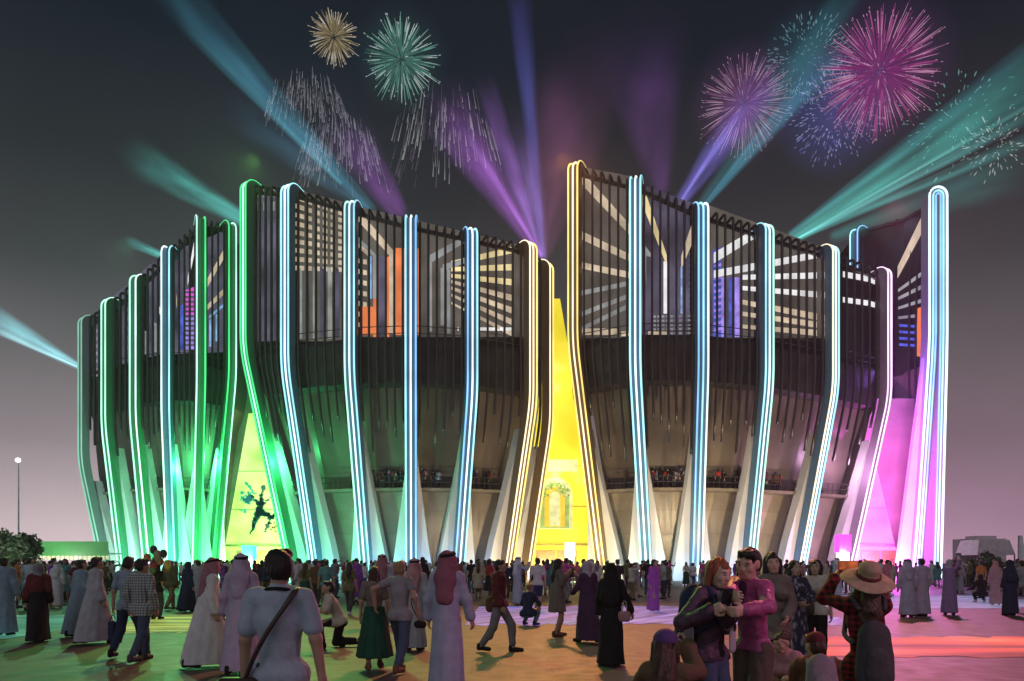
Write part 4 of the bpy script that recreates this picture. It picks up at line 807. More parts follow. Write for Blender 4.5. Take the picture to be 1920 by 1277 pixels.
def pattern(name, kind, a, b, scale, rough=.85):
    m = bpy.data.materials.new(name); m.use_nodes = True; t = m.node_tree; bs = t.nodes['Principled BSDF']; bs.inputs['Roughness'].default_value = rough; bs.inputs['Specular IOR Level'].default_value = .2
    co = N(t, 'ShaderNodeTexCoord'); cr = N(t, 'ShaderNodeValToRGB')
    if kind == 'plaid':
        w = []
        for ax in ('X', 'Z'):
            wv = N(t, 'ShaderNodeTexWave'); wv.bands_direction = ax; wv.inputs['Scale'].default_value = scale; wv.inputs['Distortion'].default_value = .6; wv.inputs['Detail'].default_value = 1; t.links.new(co.outputs['Object'], wv.inputs[0]); w.append(wv)
        ma = N(t, 'ShaderNodeMath', operation='ADD'); t.links.new(w[0].outputs['Fac'], ma.inputs[0]); t.links.new(w[1].outputs['Fac'], ma.inputs[1]); mh = N(t, 'ShaderNodeMath', operation='MULTIPLY'); mh.inputs[1].default_value = .5; t.links.new(ma.outputs[0], mh.inputs[0]); fac = mh.outputs[0]
        ramp(cr, [(.2, a), (.5, [(x + y) / 2 for x, y in zip(a, b)]), (.85, b)])
    elif kind == 'check':
        ck = N(t, 'ShaderNodeTexChecker'); ck.inputs['Scale'].default_value = scale; t.links.new(co.outputs['Object'], ck.inputs[0]); fac = ck.outputs['Fac']; ramp(cr, [(.3, a), (.7, b)])
    else:
        vo = N(t, 'ShaderNodeTexVoronoi' if kind == 'leaf' else 'ShaderNodeTexNoise'); vo.inputs['Scale'].default_value = scale
        mp = N(t, 'ShaderNodeMapping'); mp.inputs['Scale'].default_value = (1, 1, .45); t.links.new(co.outputs['Object'], mp.inputs[0]); t.links.new(mp.outputs[0], vo.inputs['Vector']); fac = vo.outputs[0]; ramp(cr, [(.22, a), (.5, b)])
    t.links.new(fac, cr.inputs[0]); t.links.new(cr.outputs[0], bs.inputs['Base Color'])
    no = N(t, 'ShaderNodeTexNoise'); no.inputs['Scale'].default_value = 30; t.links.new(co.outputs['Object'], no.inputs['Vector']); bp = N(t, 'ShaderNodeBump'); bp.inputs['Strength'].default_value = .3; bp.inputs['Distance'].default_value = .02; t.links.new(no.outputs[0], bp.inputs['Height']); t.links.new(bp.outputs[0], bs.inputs['Normal'])
    return m
CL['plaid_grey'] = pattern('plaid_grey', 'plaid', (.10, .13, .15), (.42, .45, .42), 7); CL['plaid_red'] = pattern('plaid_red', 'plaid', (.018, .008, .010), (.19, .018, .020), 6)
CL['redcheck'] = pattern('red_check', 'check', (.40, .22, .25), (.24, .075, .11), 70); CL['floral'] = pattern('floral_print', 'leaf', (.34, .31, .36), (.045, .04, .075), 16); CL['sari'] = pattern('sari_print', 'noise', (.16, .02, .30), (.42, .10, .42), 9)
CL['satin'] = mat('cloth_satin', (.36, .075, .21), .5, var=.35, scale=9, bump=.9, bscale=18, spec=.4); CL['puffer'] = mat('cloth_puffer', (.065, .035, .065), .55, var=.35, scale=8, bump=.9, bscale=20, spec=.35); CL['leather'] = mat('cloth_leather', (.05, .035, .028), .4, var=.2, spec=.5)
for k_, c_ in dict(bluegrey2=(.36, .44, .52), bluegrey3=(.34, .36, .48), greydress=(.17, .15, .13), pinkcloth=(.46, .24, .26), brownjeans=(.10, .075, .06), brownshirt=(.12, .085, .05), purplecap=(.09, .05, .17), purplegrey=(.26, .17, .34)).items(): CL[k_] = cloth(k_, c_)
CL['redcheck2'] = pattern('red_check_large', 'check', (.30, .13, .17), (.17, .05, .09), 60)
CL['straw'] = mat('straw', (.44, .33, .22), .75, var=.2, scale=12, bump=.6, bscale=120, spec=.2)

def outfit_parts(s, o, h, fine=False, curl=(.35, .35), palms=(None, None)):
    """every part of one dressed figure as (name, mesh, material)"""
    R = head_R(s); out = []; sk = SKIN[o.get('skin', 0)]; sd_ = o.get('seed', 1); nz = .004 if h < .02 else 0
    out.append(('body', sdf_mesh('body', body_prims(s, fine, curl, palms), h, .028, subs=[('ell', s.h((.031, -.094, .008)), (.017, .014, .010), R), ('ell', s.h((-.031, -.094, .008)), (.017, .014, .010), R)] if fine else []), sk))
    low = V((0, 0, 1))
    if 'bottom' in o:
        k, m = o['bottom'][:2]
        if k in ('trousers', 'shorts'):
            pt = .92 if k == 'trousers' else .48; g = .014; P = [('cap', s.p, s.waist - s.u * .03, .119 * s.slim, .113 * s.slim, (s.f, .73)), ('cap', s.hl, s.hr, .101 * s.slim, .101 * s.slim)] + leg(s, 0, g, pt, .012) + leg(s, 1, g, pt, .012)
            out.append(('trousers', sdf_mesh('trousers', P, h, .03, noise=nz, nfreq=16, seed=sd_, halves=[(s.waist - s.u * .01, s.u)]), CL[m]))
        else:
            zh, wh = o['bottom'][2], o['bottom'][3]; wz = s.waist.z
            out.append(('skirt', sdf_mesh('skirt', [robe_prim(s, wz, zh, (.165, .125), wh, o.get('am', .07), o.get('nf', 7), sd_)], h, .02), CL[m]))
    if 'robe' in o:
        m, wh = o['robe'][:2]; g = .022; zh = o['robe'][2] if len(o['robe']) > 2 else .07
        wd = o.get('sleeve_wide', .02)
        P = trunk(s, g, hips=False) + [robe_prim(s, s.waist.z + .12, zh, (.165, .132), wh, o.get('am', .05), o.get('nf', 6), sd_)] + arm(s, 0, g, .94, wide=wd) + arm(s, 1, g, .94, wide=wd)
        out.append(('robe', sdf_mesh('robe', P, h, .05, noise=nz * 1.2, nfreq=9, seed=sd_), CL[m]))
    if 'top' in o:
        m, sl, g, hem = o['top']; P = trunk(s, g) ; wd = o.get('sleeve_wide', .012) if o['top'][1] > .6 else 0; sl = sl if sl > .6 else sl * .84
        if sl > 0: P += arm(s, 0, g, sl, wide=wd) + arm(s, 1, g, sl, wide=wd)
        if hem < -.05: P += [('cap', q0, q0.lerp(q1, .35), .094 + g, .088 + g) for q0, q1 in ((s.hl, s.kl), (s.hr, s.kr))]
        if hem < -.1: P += [('cap', s.p, s.p + s.u * (hem - .05), .12 + g, .125 + g, (s.f, .8))]
        hv = [(s.p + s.u * hem, -s.u)]
        sb = []
        if o.get('under'):
            sb = [('cap', s.p + s.f * .17 - s.u * .25, s.chest + s.f * .17, .062, .055), ('cap', s.chest + s.f * .17, s.neck + s.f * .10 - s.u * .02, .055, .050)]
            out.append(('undershirt', sdf_mesh('undershirt', trunk(s, .008), h, .035, noise=nz, nfreq=15, seed=sd_ + 4, halves=[(s.p + s.u * -.03, -s.u)]), CL[o['under']]))
        out.append(('jacket' if g > .028 else 'shirt', sdf_mesh('shirt', P, h, .03, subs=sb, noise=nz * (1.6 if g > .028 else 1.1), nfreq=15, seed=sd_ + 1, halves=hv), CL[m]))
    hk, hm = o.get('head', ('short', 'black'))
    f0 = s.h((0, -.105, -.045)); hr = lambda v: s.h(v)
    if hk in ('short', 'bob', 'long', 'bun'):
        M = HAIR[hm]; n = .006
        P = [('ell', hr((0, .020, .042)), (.086, .100, .086), R)]; S_ = [('ell', hr((0, -.105, -.038)), (.068, .062, .100), R)]
        if hk == 'short': P.append(('cap', hr((-.02, .055, -.02)), hr((.02, .055, -.02)), .062, .062)); P.append(('cap', hr((-.04, -.05, .095)), hr((.045, -.055, .092)), .030, .032))
        if hk == 'bob': P += [('cap', hr((.065, .02, .02)), hr((.075, .015, -.11)), .04, .036), ('cap', hr((-.065, .02, .02)), hr((-.075, .015, -.11)), .04, .036), ('cap', hr((0, .06, .02)), hr((0, .055, -.11)), .065, .06)]
        if hk == 'long': P += [('cap', hr((0, .06, .02)), s.neck + s.f * -.11 - s.u * .10, .075, .085, (s.f, .7)), ('cap', s.neck + s.f * -.11 - s.u * .1, s.neck - s.f * .13 - s.u * .24, .085, .045, (s.f, .6)), ('cap', hr((.07, .02, .0)), s.neck + s.x * .085 + s.f * .01 - s.u * .05, .035, .035), ('cap', hr((-.07, .02, .0)), s.neck - s.x * .085 + s.f * .01 - s.u * .05, .035, .035)]
        if hk == 'bun': P += [('ell', hr((0, .115, .055)), (.045, .042, .045))]
        out.append(('hair', sdf_mesh('hair', P, h, .03, subs=S_, noise=n if h < .02 else .004, nfreq=38, seed=sd_ + 2), M))
    else:
        P = [('ell', hr((0, .014, .035)), (.096, .114, .108), R)]; c = s.neck
        if hk == 'ghutra':
            P += [('cap', hr((0, .03, .04)), c - s.f * .06 - s.u * .05, .095, .135, (s.f, .8)), ('cap', c - s.f * .065 - s.u * .05, c - s.f * .12 - s.u * .27, .145, .11, (s.f, .55)), ('cap', hr((.075, -.01, 0)), c + s.x * .14 + s.f * .03 - s.u * .14, .05, .05), ('cap', hr((-.075, -.01, 0)), c - s.x * .14 + s.f * .03 - s.u * .14, .05, .05)]
        else:
            P += [('cap', hr((0, .01, -.02)), c - s.u * .02, .088, .095), ('cap', c - s.u * .02, c - s.u * .16 + s.f * .03, .105, .175, (s.f, .72))]
            if hk == 'veil': P += [('cap', hr((0, .05, .03)), s.chest - s.f * .10 - s.u * .1, .10, .19, (s.f, .55))]
        out.append(('headscarf', sdf_mesh('headscarf', P, h, .05, subs=[('ell', hr((0, -.13, -.02)), (.060, .085, .088), R)], noise=nz * 1.6, nfreq=17, seed=sd_ + 3), CL[hm]))
        if hk == 'ghutra':
            Rt = [list(r) for r in (s.H @ Matrix.Rotation(math.radians(-12), 3, 'X'))]
            out.append(('head_rope', sdf_mesh('head_rope', [('tor', hr((0, .016, .088)), .094, .013, Rt), ('tor', hr((0, .016, .108)), .086, .012, Rt)], min(h, .012), .004), CL['black']))
    if o.get('cap'):
        m, vis = o['cap']; P = [('ell', hr((0, .016, .06)), (.092, .108, .085), R)]; P2 = [('cap', hr((-.035, -.10, .045)), hr((.035, -.10, .045)), .055, .055, (s.H @ V((0, .25, 1)).normalized(), .16))] if vis else []
        out.append(('cap', sdf_mesh('cap', P + P2, h, .012, halves=[(hr((0, 0, .035)), s.H @ V((0, 0, -1)))]), CL[m]))
    if o.get('shoes'):
        for a, t in ((s.al, s.tl), (s.ar, s.tr)):
            P = [('cap', a + V((0, .02, -.035)), t + V((0, -.01, 0)), .046, .040), ('cap', a + V((0, .04, -.045)), a + V((0, .03, .01)), .042, .047)]
            out.append(('shoe', sdf_mesh('shoe', P, max(h, .008), .02, halves=[((0, 0, min(a.z - .095, t.z - .04)), (0, 0, -1))]), CL[o['shoes']]))
    return out
def add_face(root, s, sk):
    """eyes, brows and lips of the people who look this way"""
    def ell(name, v, r, m):
        P = [('ell', s.h(v), r, head_R(s))]; return link(name, with_mat(sdf_mesh(name, P, .0035, 0), m), root)
    for x in (-.031, .031):
        ell('eye', (x, -.083, .008), (.013, .009, .009), mat('eye_white', (.45, .42, .40), .2, var=.05)); ell('pupil', (x, -.0895, .008), (.0065, .005, .0075), mat('eye_dark', (.01, .008, .007), .15))
        ell('eyebrow', (x, -.090, .032), (.018, .006, .0045), HAIR['black'])
    ell('lips', (0, -.0955, -.058), (.022, .007, .0075), mat('lips', (.36, .09, .09), .35, var=.1))
def with_mat(me, m): me.materials.clear(); me.materials.append(m); return me
PEOPLE = []
def person(px, Y, H, face, pose, o, label, h=None, fine=None, group=None, features=False, curl=(.35, .35), palms=(None, None), cat='person'):
    h = h or (.0085 if Y < 8 else .012 if Y < 14 else .016 if Y < 20 else .022); fine = (Y < 13) if fine is None else fine
    s = Pose(**pose) if isinstance(pose, dict) else pose
    if fine and Y > 8: h = min(h, .011)
    r = thing('person', at(px, Y), label, cat, group, math.radians(face)); r.scale = (H / 1.75,) * 3
    for name, me, m in outfit_parts(s, o, h, fine, curl, palms): link(name, with_mat(me, m), r)
    if features: add_face(r, s, SKIN[o.get('skin', 0)])
    r['pose'] = 0; del r['pose']; PEOPLE.append((r, s, H / 1.75, face)); return r, s
def to_local(px, Y, H, face, wpt):
    d = V(wpt) - at(px, Y); return Matrix.Rotation(-math.radians(face), 3, 'Z') @ d / (H / 1.75)
def worldpt(rs, p): r, s = rs; return r.location + Matrix.Rotation(r.rotation_euler.z, 3, 'Z') @ V(p) * r.scale.x
def carried(name, rs, c, label, cat):
    """a thing a person wears or holds: its own object, set down in the person's frame at local point c"""
    r, s = rs; e = thing(name, worldpt(rs, c), label, cat, None, r.rotation_euler.z); e.scale = r.scale; return e
def rel(pts, c): return [V(p) - V(c) for p in pts]
def strap(e, pts, c, m, w=.022):
    g = MB(); P = rel(pts, c); Q = []
    for i in range(len(P) - 1):
        for t in (0, .25, .5, .75): 
            p0, p1, p2, p3 = P[max(i - 1, 0)], P[i], P[i + 1], P[min(i + 2, len(P) - 1)]
            Q.append(.5 * ((2 * p1) + (p2 - p0) * t + (2 * p0 - 5 * p1 + 4 * p2 - p3) * t * t + (3 * p1 - p0 - 3 * p2 + p3) * t ** 3))
    Q.append(P[-1]); g.tube(Q, w, 6); return g.build('strap', m, e, smooth=True)
def pouch(name, e, c, size, m, h=.012, k=.02, z0=0.0):
    x, y, z = size; P = [('cap', V((c[0] - x, c[1], c[2] + sz * z)), V((c[0] + x, c[1], c[2] + sz * z)), y, y) for sz in (-1, -.4, .2, .8)]
    return link(name, with_mat(sdf_mesh(name, P, h, .06), m), e)
def backpack(rs, m, label, sc=1.0, drop=.06):
    r, s = rs; c = s.chest - s.f * .19 - s.u * drop; e = carried('backpack', rs, c, label, 'backpack')
    R = [list(q) for q in s.R]
    P = [('cap', s.u * .15, s.u * -.17, .145 * sc, .165 * sc, (s.f, .62))]; link('pouch', with_mat(sdf_mesh('pouch', P, .012, .02, noise=.004, nfreq=12), m), e)
    P = [('cap', s.u * -.02 - s.f * .075, s.u * -.15 - s.f * .08, .10 * sc, .115 * sc, (s.f, .45))]; link('front_pocket', with_mat(sdf_mesh('front_pocket', P, .012, .02), m), e)
    for q in (-1, 1):
        sh = s.p + s.u * .495 + s.x * q * .125
        strap(e, [s.chest - s.f * .13 + s.u * .12 + s.x * q * .10, sh - s.f * .055 + s.u * .055, sh + s.u * .075, sh + s.f * .085 + s.u * .03, s.chest + s.f * .15 + s.x * q * .13, s.chest + s.x * q * .165 - s.u * .10 + s.f * .05, s.chest - s.f * .10 - s.u * .16 + s.x * q * .14], c, m, .022)
    g = MB(); g.tube([s.u * .16 + s.x * .04, s.u * .20 + s.x * .03, s.u * .20 - s.x * .03, s.u * .16 - s.x * .04], .011); g.build('handle', m, e); return e
M_PH = mat('phone_shell', (.02, .02, .025), .25); M_PS = emit('phone_screen', (.30, .26, .34), .22, base=(.02, .02, .02)); M_PHR = mat('phone_case_red', (.32, .04, .03), .4)
def phone(loc, rz, label, tilt=0, m=None, land=False, scr=None):
    e = thing('phone', loc, label, 'phone', None, rz); e.rotation_euler = (math.radians(tilt), math.radians(90) if land else 0, rz)
    g = MB(); g.box((-.038, -.005, -.078), (.038, .005, .078)); g.build('shell', m or M_PH, e); g = MB(); g.box((-.034, .0052, -.072), (.034, .0062, .072)); g.build('screen', scr or M_PS, e)
    g = MB(); g.box((.012, -.0075, .045), (.032, -.0051, .070)); g.build('lens', mat('phone_lens', (.05, .05, .055), .1), e); return e

# ---- the fireworks overhead
firework(626, 70, 47, 135, [(.42, .34, .17), (.62, .52, .30), (.75, .70, .58)], 170, 'small gold chrysanthemum firework at upper left', .10, .11, .06, seed=1, up=.12)
firework(752, 112, 74, 130, [(.09, .28, .22), (.22, .52, .43), (.58, .75, .71)], 170, 'mint green starburst firework with white tips', .06, .14, .05, seed=2, glow_ball=(.02, .06, .05), up=.18)
firework(578, 200, 66, 140, [(.17, .18, .22), (.34, .33, .39)], 150, 'upper white willow sparks falling left of the gold firework', thick=.075, mode='willow', seed=3, squash=.95)
firework(640, 290, 68, 140, [(.17, .18, .25), (.39, .39, .46)], 190, 'dense pale willow sparks falling below the gold firework', thick=.085, mode='willow', seed=4, squash=1.15)
firework(835, 265, 88, 138, [(.11, .13, .13), (.42, .46, .46), (.15, .12, .18)], 120, 'sparse white willow sparks falling below the mint firework', thick=.09, mode='willow', seed=5, squash=1.25)
firework(1395, 195, 86, 135, [(.22, .08, .21), (.40, .19, .36), (.58, .40, .52)], 300, 'pale pink ball firework, smaller of the two pink ones', .08, .09, .04, seed=6, glow_ball=(.10, .03, .11))
firework(1650, 134, 110, 130, [(.34, .04, .24), (.58, .12, .40), (.80, .40, .62)], 420, 'large magenta ball firework at upper right', .06, .105, .04, seed=7, glow_ball=(.10, .02, .11))
firework(1514, 110, 74, 140, [(.10, .30, .33), (.22, .42, .44)], 150, 'dark teal shell of sparks left of the large magenta firework', .55, .10, 0, 'dots', seed=8, glow_ball=(.02, .08, .11))
firework(1568, 210, 92, 145, [(.16, .16, .55), (.30, .30, .62), (.42, .42, .62)], 210, 'blue and violet cloud of sparks under the magenta firework', .25, .12, 0, 'dots', seed=9, glow_ball=(.05, .06, .24))
firework(1790, 225, 105, 140, [(.10, .42, .34), (.22, .52, .46)], 60, 'scattered green sparks along the teal beam', .1, .12, 0, 'dots', seed=10)
firework(1868, 270, 62, 140, [(.42, .46, .46), (.62, .66, .66)], 60, 'patch of white sparks at the right edge below the teal beam', .1, .12, 0, 'dots', seed=11)


# ---- foreground and middle distance, left to right
WALK = dict(pel=(0, 0, .90), fl=(.09, -.27, 0), fr=(-.09, .30, .03)); WALK2 = dict(pel=(0, 0, .90), fl=(.09, .28, .03), fr=(-.09, -.27, 0))
def wk(b=WALK, **k): d = dict(b); d.update(k); return d
TH = dict(am=.045, nf=6)
person(8, 16.4, 1.74, 190, dict(), dict(robe=('bluegrey', (.30, .20)), head=('short', 'black'), shoes='black', seed=3, **TH), 'person in a blue grey robe cut by the left edge of the photo')
rs = person(72, 15.1, 1.62, 200, wk(fem=True), dict(robe=('black', (.22, .16), .05), head=('hijab', 'grey'), shoes='black', seed=5), 'person in a narrow black dress with grey headscarf near the left edge')
e = carried('shawl', rs, rs[1].chest, 'dark red shawl over the shoulders of the person in the narrow black dress', 'shawl'); S0 = rs[1]
link('cloth', with_mat(sdf_mesh('cloth', [('cap', S0.shl - S0.chest, S0.shr - S0.chest, .085, .085), ('cap', S0.shl - S0.chest, S0.el - S0.chest + S0.u * -.12, .085, .10), ('cap', S0.shr - S0.chest, S0.er - S0.chest, .085, .07), ('cap', -S0.f * .06 + S0.u * .05, -S0.f * .1 - S0.u * .1, .14, .12, (S0.f, .6))], .016, .04, noise=.006), CL['maroon']), e)
person(152, 16.2, 1.70, 150, wk(), dict(robe=('bluegrey', (.26, .2)), head=('short', 'black'), shoes='black', seed=7), 'person in a blue grey robe half hidden behind the white robed person')
rs = person(180, 14.7, 1.75, 140, wk(WALK2), dict(robe=('palegrey', (.31, .24)), head=('short', 'black'), shoes='black', seed=9, **TH), 'person in a wide pale grey robe with bare black hair, walking away at left')
rs = person(240, 12.7, 1.74, 175, wk(WALK2, hl=(.26, .02, .82)), dict(top=('bluegrey', .42, .018, -.10), bottom=('trousers', 'navy'), head=('short', 'black'), shoes='black', seed=11), 'person in a blue grey shirt and navy trousers carrying a dark bag')
e = carried('tote_bag', rs, (.27, .02, .45), 'flat navy tote bag carried by the person in the blue grey shirt', 'tote bag'); pouch('pouch', e, (0, 0, 0), (.03, .045, .15), CL['navy'])
strap(e, [(.27, -.06, .62), (.272, -.04, .70), (.272, .03, .70), (.27, .08, .62)], (.27, .02, .45), CL['navy'], .009)
person(264, 12.1, 1.70, 168, wk(WALK, head=(-30, 0, 0)), dict(top=('plaid_grey', .95, .020, -.14), bottom=('trousers', 'jeans'), head=('short', 'black'), shoes='darkgrey', seed=13), 'person in a grey plaid shirt and dark jeans walking at left')
person(320, 25.5, 1.70, 165, wk(), dict(top=('olive', .95, .03, -.1), bottom=('trousers', 'khaki'), head=('short', 'brown'), shoes='brown', seed=15), 'person in an olive jacket and khaki trousers before the pale green fins')
person(352, 24.2, 1.66, 150, wk(fem=True), dict(robe=('navy', (.24, .2)), head=('hijab', 'navy'), shoes='black', seed=17), 'person in a navy robe and headscarf behind the red scarfed walker')
person(372, 25.5, 1.70, 200, dict(), dict(robe=('palegrey', (.24, .17)), head=('short', 'black'), shoes='black', seed=18), 'person in a pale robe standing beside the navy robed person')
person(392, 11.4, 1.69, 118, wk(WALK, lean=4, hl=(.30, -.10, .86)), dict(robe=('white', (.27, .24)), head=('ghutra', 'redcheck'), shoes='black', seed=19, **TH), 'person in a white robe and red headcloth striding right, left of the green entrance')
person(452, 10.8, 1.74, 185, wk(WALK2), dict(robe=('lilac', (.28, .22)), head=('ghutra', 'lilac'), shoes='black', seed=21, **TH), 'person in a grey lilac robe and matching headcloth walking away below the green entrance')
# the big figure in the near foreground
rs = person(524, 4.8, 1.69, 180, dict(hr=(-.30, .03, .86), hl=(.24, -.02, .86), epr=(-.6, .7, -.2), head=(6, 0, 0)), dict(top=('bluegrey2', .44, .016, -.12), bottom=('trousers', 'darkgrey'), head=('short', 'black'), shoes='black', seed=23, sleeve_wide=.014), 'person seen from behind in a pale blue T-shirt, nearest to the viewer', h=.0085)
S0 = rs[1]; c = (.235, .10, .80)
e = carried('shoulder_bag', rs, c, 'black shoulder bag on the hip of the person in the pale blue T-shirt', 'shoulder bag'); pouch('pouch', e, (0, 0, 0), (.09, .05, .075), CL['leather'])
strap(e, [(.20, .09, .88), (.12, .145, 1.05), (.02, .165, 1.22), (-.08, .13, 1.38), (-.125, .05, 1.475), (-.135, -.05, 1.44), (-.06, -.15, 1.28), (.10, -.15, 1.05), (.22, -.06, .90)], c, CL['leather'], .017)
e = carried('neck_strap', rs, S0.neck, 'black camera strap round the neck of the person in the pale blue T-shirt', 'neck strap'); strap(e, [S0.neck + V((.09, -.09, -.05)), S0.neck + V((.095, 0, -.005)), S0.neck + V((.05, .075, .02)), S0.neck + V((-.05, .075, .02)), S0.neck + V((-.095, 0, -.005)), S0.neck + V((-.09, -.09, -.05))], S0.neck, CL['black'], .013)
# crouching photographer
person(628, 14.0, 1.72, -70, dict(pel=(0, .12, .52), lean=28, fl=(.12, -.28, 0), fr=(-.10, .42, .04), hl=(.16, -.42, .74), hr=(-.14, -.40, .76), kpole=(0, -1, .4), head=(0, -8, 0)), dict(top=('cream', .45, .02, -.06), bottom=('trousers', 'black'), head=('short', 'black'), shoes='black', seed=25), 'person in a cream shirt lunging low on one knee')
rs = person(572, 25.0, 1.62, 170, dict(fem=True), dict(top=('olive', .4, .016, 0), bottom=('skirt', 'green', .45, (.26, .22)), head=('long', 'brown'), shoes='black', seed=27), 'person in an olive top and dark green skirt right of the big foreground figure')
person(592, 27, 1.70, 150, dict(), dict(top=('brown', .95, .02, -.08), bottom=('trousers', 'darkgrey'), head=('short', 'black'), shoes='black', seed=28), 'person in a brown top beside the person with the dark green skirt')
person(612, 24.6, 1.74, 195, wk(), dict(top=('teal', .42, .018, -.08), bottom=('trousers', 'khaki'), head=('short', 'black'), shoes='white', seed=29), 'person in a teal T-shirt and khaki trousers')
person(655, 22.5, 1.66, 175, wk(fem=True), dict(top=('olive', .42, .018, -.12), bottom=('trousers', 'darkgrey'), head=('long', 'black'), shoes='white', seed=31), 'person with long black hair in an olive top behind the crouching photographer')
person(716, 19, 1.80, 185, dict(), dict(robe=('palegrey', (.26, .18)), head=('ghutra', 'redcheck'), shoes='black', seed=33), 'person in a pale robe and red headcloth behind the couple arm in arm')
# couple arm in arm
Yc = 11.2
person(702, 11.2, 1.58, 190, wk(WALK2, fem=True, head=(20, 0, 0)), dict(top=('greydress', .42, .018, -.02), bottom=('skirt', 'green', .22, (.30, .26)), head=('bob', 'brown'), shoes='brown', seed=35), 'person in a long dark green skirt walking with a partner')
rs = person(750, 10.9, 1.66, 165, wk(WALK, hl=to_local(750, 10.9, 1.66, 165, at(703, 11.0, .98)), hr=(-.30, .0, .92), epl=(.8, .2, -.5), head=(15, 0, 0)), dict(top=('grey', .25, .018, -.10), bottom=('trousers', 'jeans'), head=('short', 'blond'), shoes='brown', seed=37), 'person in a grey T-shirt with an arm round the partner in the green skirt')
c = (-.31, -.06, .74); e = carried('camera', rs, c, 'small black camera hanging at the hip of the person in the grey T-shirt', 'camera'); pouch('camera_body', e, (0, 0, 0), (.045, .028, .02), CL['black'])
g = MB(); g.tube([(0, -.02, 0), (0, -.07, 0)], .03, 10); g.build('lens', CL['black'], e); S0 = rs[1]
strap(e, [V(c) + V((.02, 0, .05)), S0.waist - S0.x * .19, S0.chest - S0.x * .2 - S0.u * .02, S0.shr + V((.02, .03, .075)), S0.chest - S0.x * .13 + S0.f * .17, S0.waist - S0.x * .2 + S0.f * .06], c, CL['black'], .008)
person(777, 13.6, 1.66, 172, dict(), dict(robe=('palegrey', (.25, .18)), head=('ghutra', 'pinkcloth'), shoes='black', seed=39), 'person in a pale grey robe and rose headcloth right of the couple arm in arm')
person(838, 9.3, 1.735, 168, dict(hr=(-.32, -.10, .80), head=(-25, 0, 0)), dict(robe=('bluegrey3', (.25, .19)), head=('ghutra', 'redcheck2'), shoes='black', seed=41, am=.03), 'person in a blue grey robe and large red checked headcloth left of centre', h=.011)
rs = person(936, 13.4, 1.69, 80, wk(WALK, hl=(.24, .12, .86), hr=(-.24, -.08, .88)), dict(top=('maroon', .95, .032, -.06), bottom=('trousers', 'greyjeans'), head=('short', 'black'), shoes='black', seed=43), 'person in a maroon jacket and grey trousers walking right')
c = (.16, .20, .88); e = carried('shoulder_bag', rs, c, 'brown shoulder bag behind the person in the maroon jacket', 'shoulder bag'); pouch('pouch', e, (0, 0, 0), (.05, .07, .09), CL['brown']); S0 = rs[1]
strap(e, [(.16, .18, 1.0), (.06, .19, 1.2), S0.shr + V((.05, .06, .07)), S0.shr + V((.06, -.08, .05)), (.0, -.2, 1.2), (.18, -.08, .98)], c, CL['brown'], .012)
person(990, 19.0, 1.66, 150, dict(pel=(0, .08, .34), lean=18, fl=(.16, -.14, 0), fr=(-.16, -.12, 0), hl=(.16, -.40, .62), hr=(-.12, -.42, .62), kpole=(0, -1, .6), fem=True), dict(top=('navy', .95, .025, -.10), bottom=('trousers', 'teal'), head=('bun', 'blond'), shoes='navy', seed=45), 'fair haired person in navy squatting on the plaza')
person(1008, 25, 1.80, 185, wk(WALK2), dict(top=('cream', .42, .018, -.08), bottom=('shorts', 'navy'), head=('short', 'brown'), shoes='black', seed=47), 'person in a cream shirt and navy shorts before the yellow entrance')
Hh = 1.70; hp = at(1072, 15.9, 1.42)
rs = person(1046, 16.2, Hh, 105, dict(fem=True, fl=(.09, -.08), fr=(-.09, .06), hl=to_local(1046, 16.2, Hh, 105, hp + V((-.10, .03, -.08))), hr=to_local(1046, 16.2, Hh, 105, hp + V((-.10, -.06, -.08))), epl=(.4, 0, -1), epr=(-.4, 0, -1)), dict(robe=('greydress', (.24, .2), .55), head=('long', 'black'), shoes='brown', seed=49), 'person in a short grey dress holding up a phone toward the right')
phone(hp, math.radians(-75), 'phone held up by the person in the short grey dress')
person(1102, 14.9, 1.66, 200, wk(fem=True, hl=(.2, -.30, 1.05)), dict(robe=('plum', (.25, .2)), head=('hijab', 'lilac'), shoes='black', seed=51), 'person in a plum robe and lilac headscarf left of the black robed person')
rs = person(1146, 11.7, 1.61, 160, wk(fem=True, hr=(-.34, -.12, .84), fl=(.08, -.1), fr=(-.08, .12)), dict(robe=('black', (.24, .20), .03), head=('veil', 'black'), shoes='black', seed=53, am=.05), 'person in a long black robe and veil with a pale handbag, centre right', h=.011)
c = (-.24, .08, .84); e = carried('handbag', rs, c, 'pale pink handbag on the arm of the black robed person', 'handbag'); pouch('pouch', e, (0, 0, 0), (.06, .035, .06), CL['pinkcloth'])
strap(e, [(-.20, .05, .93), (-.215, .05, 1.04), (-.235, .02, 1.10), (-.27, .05, 1.04), (-.28, .08, .93)], c, CL['cream'], .009)
person(1226, 24.6, 1.72, 40, dict(fem=True), dict(robe=('sari', (.24, .2), .05), head=('long', 'black'), seed=55), 'person in a purple patterned sari beside the lilac floor light')
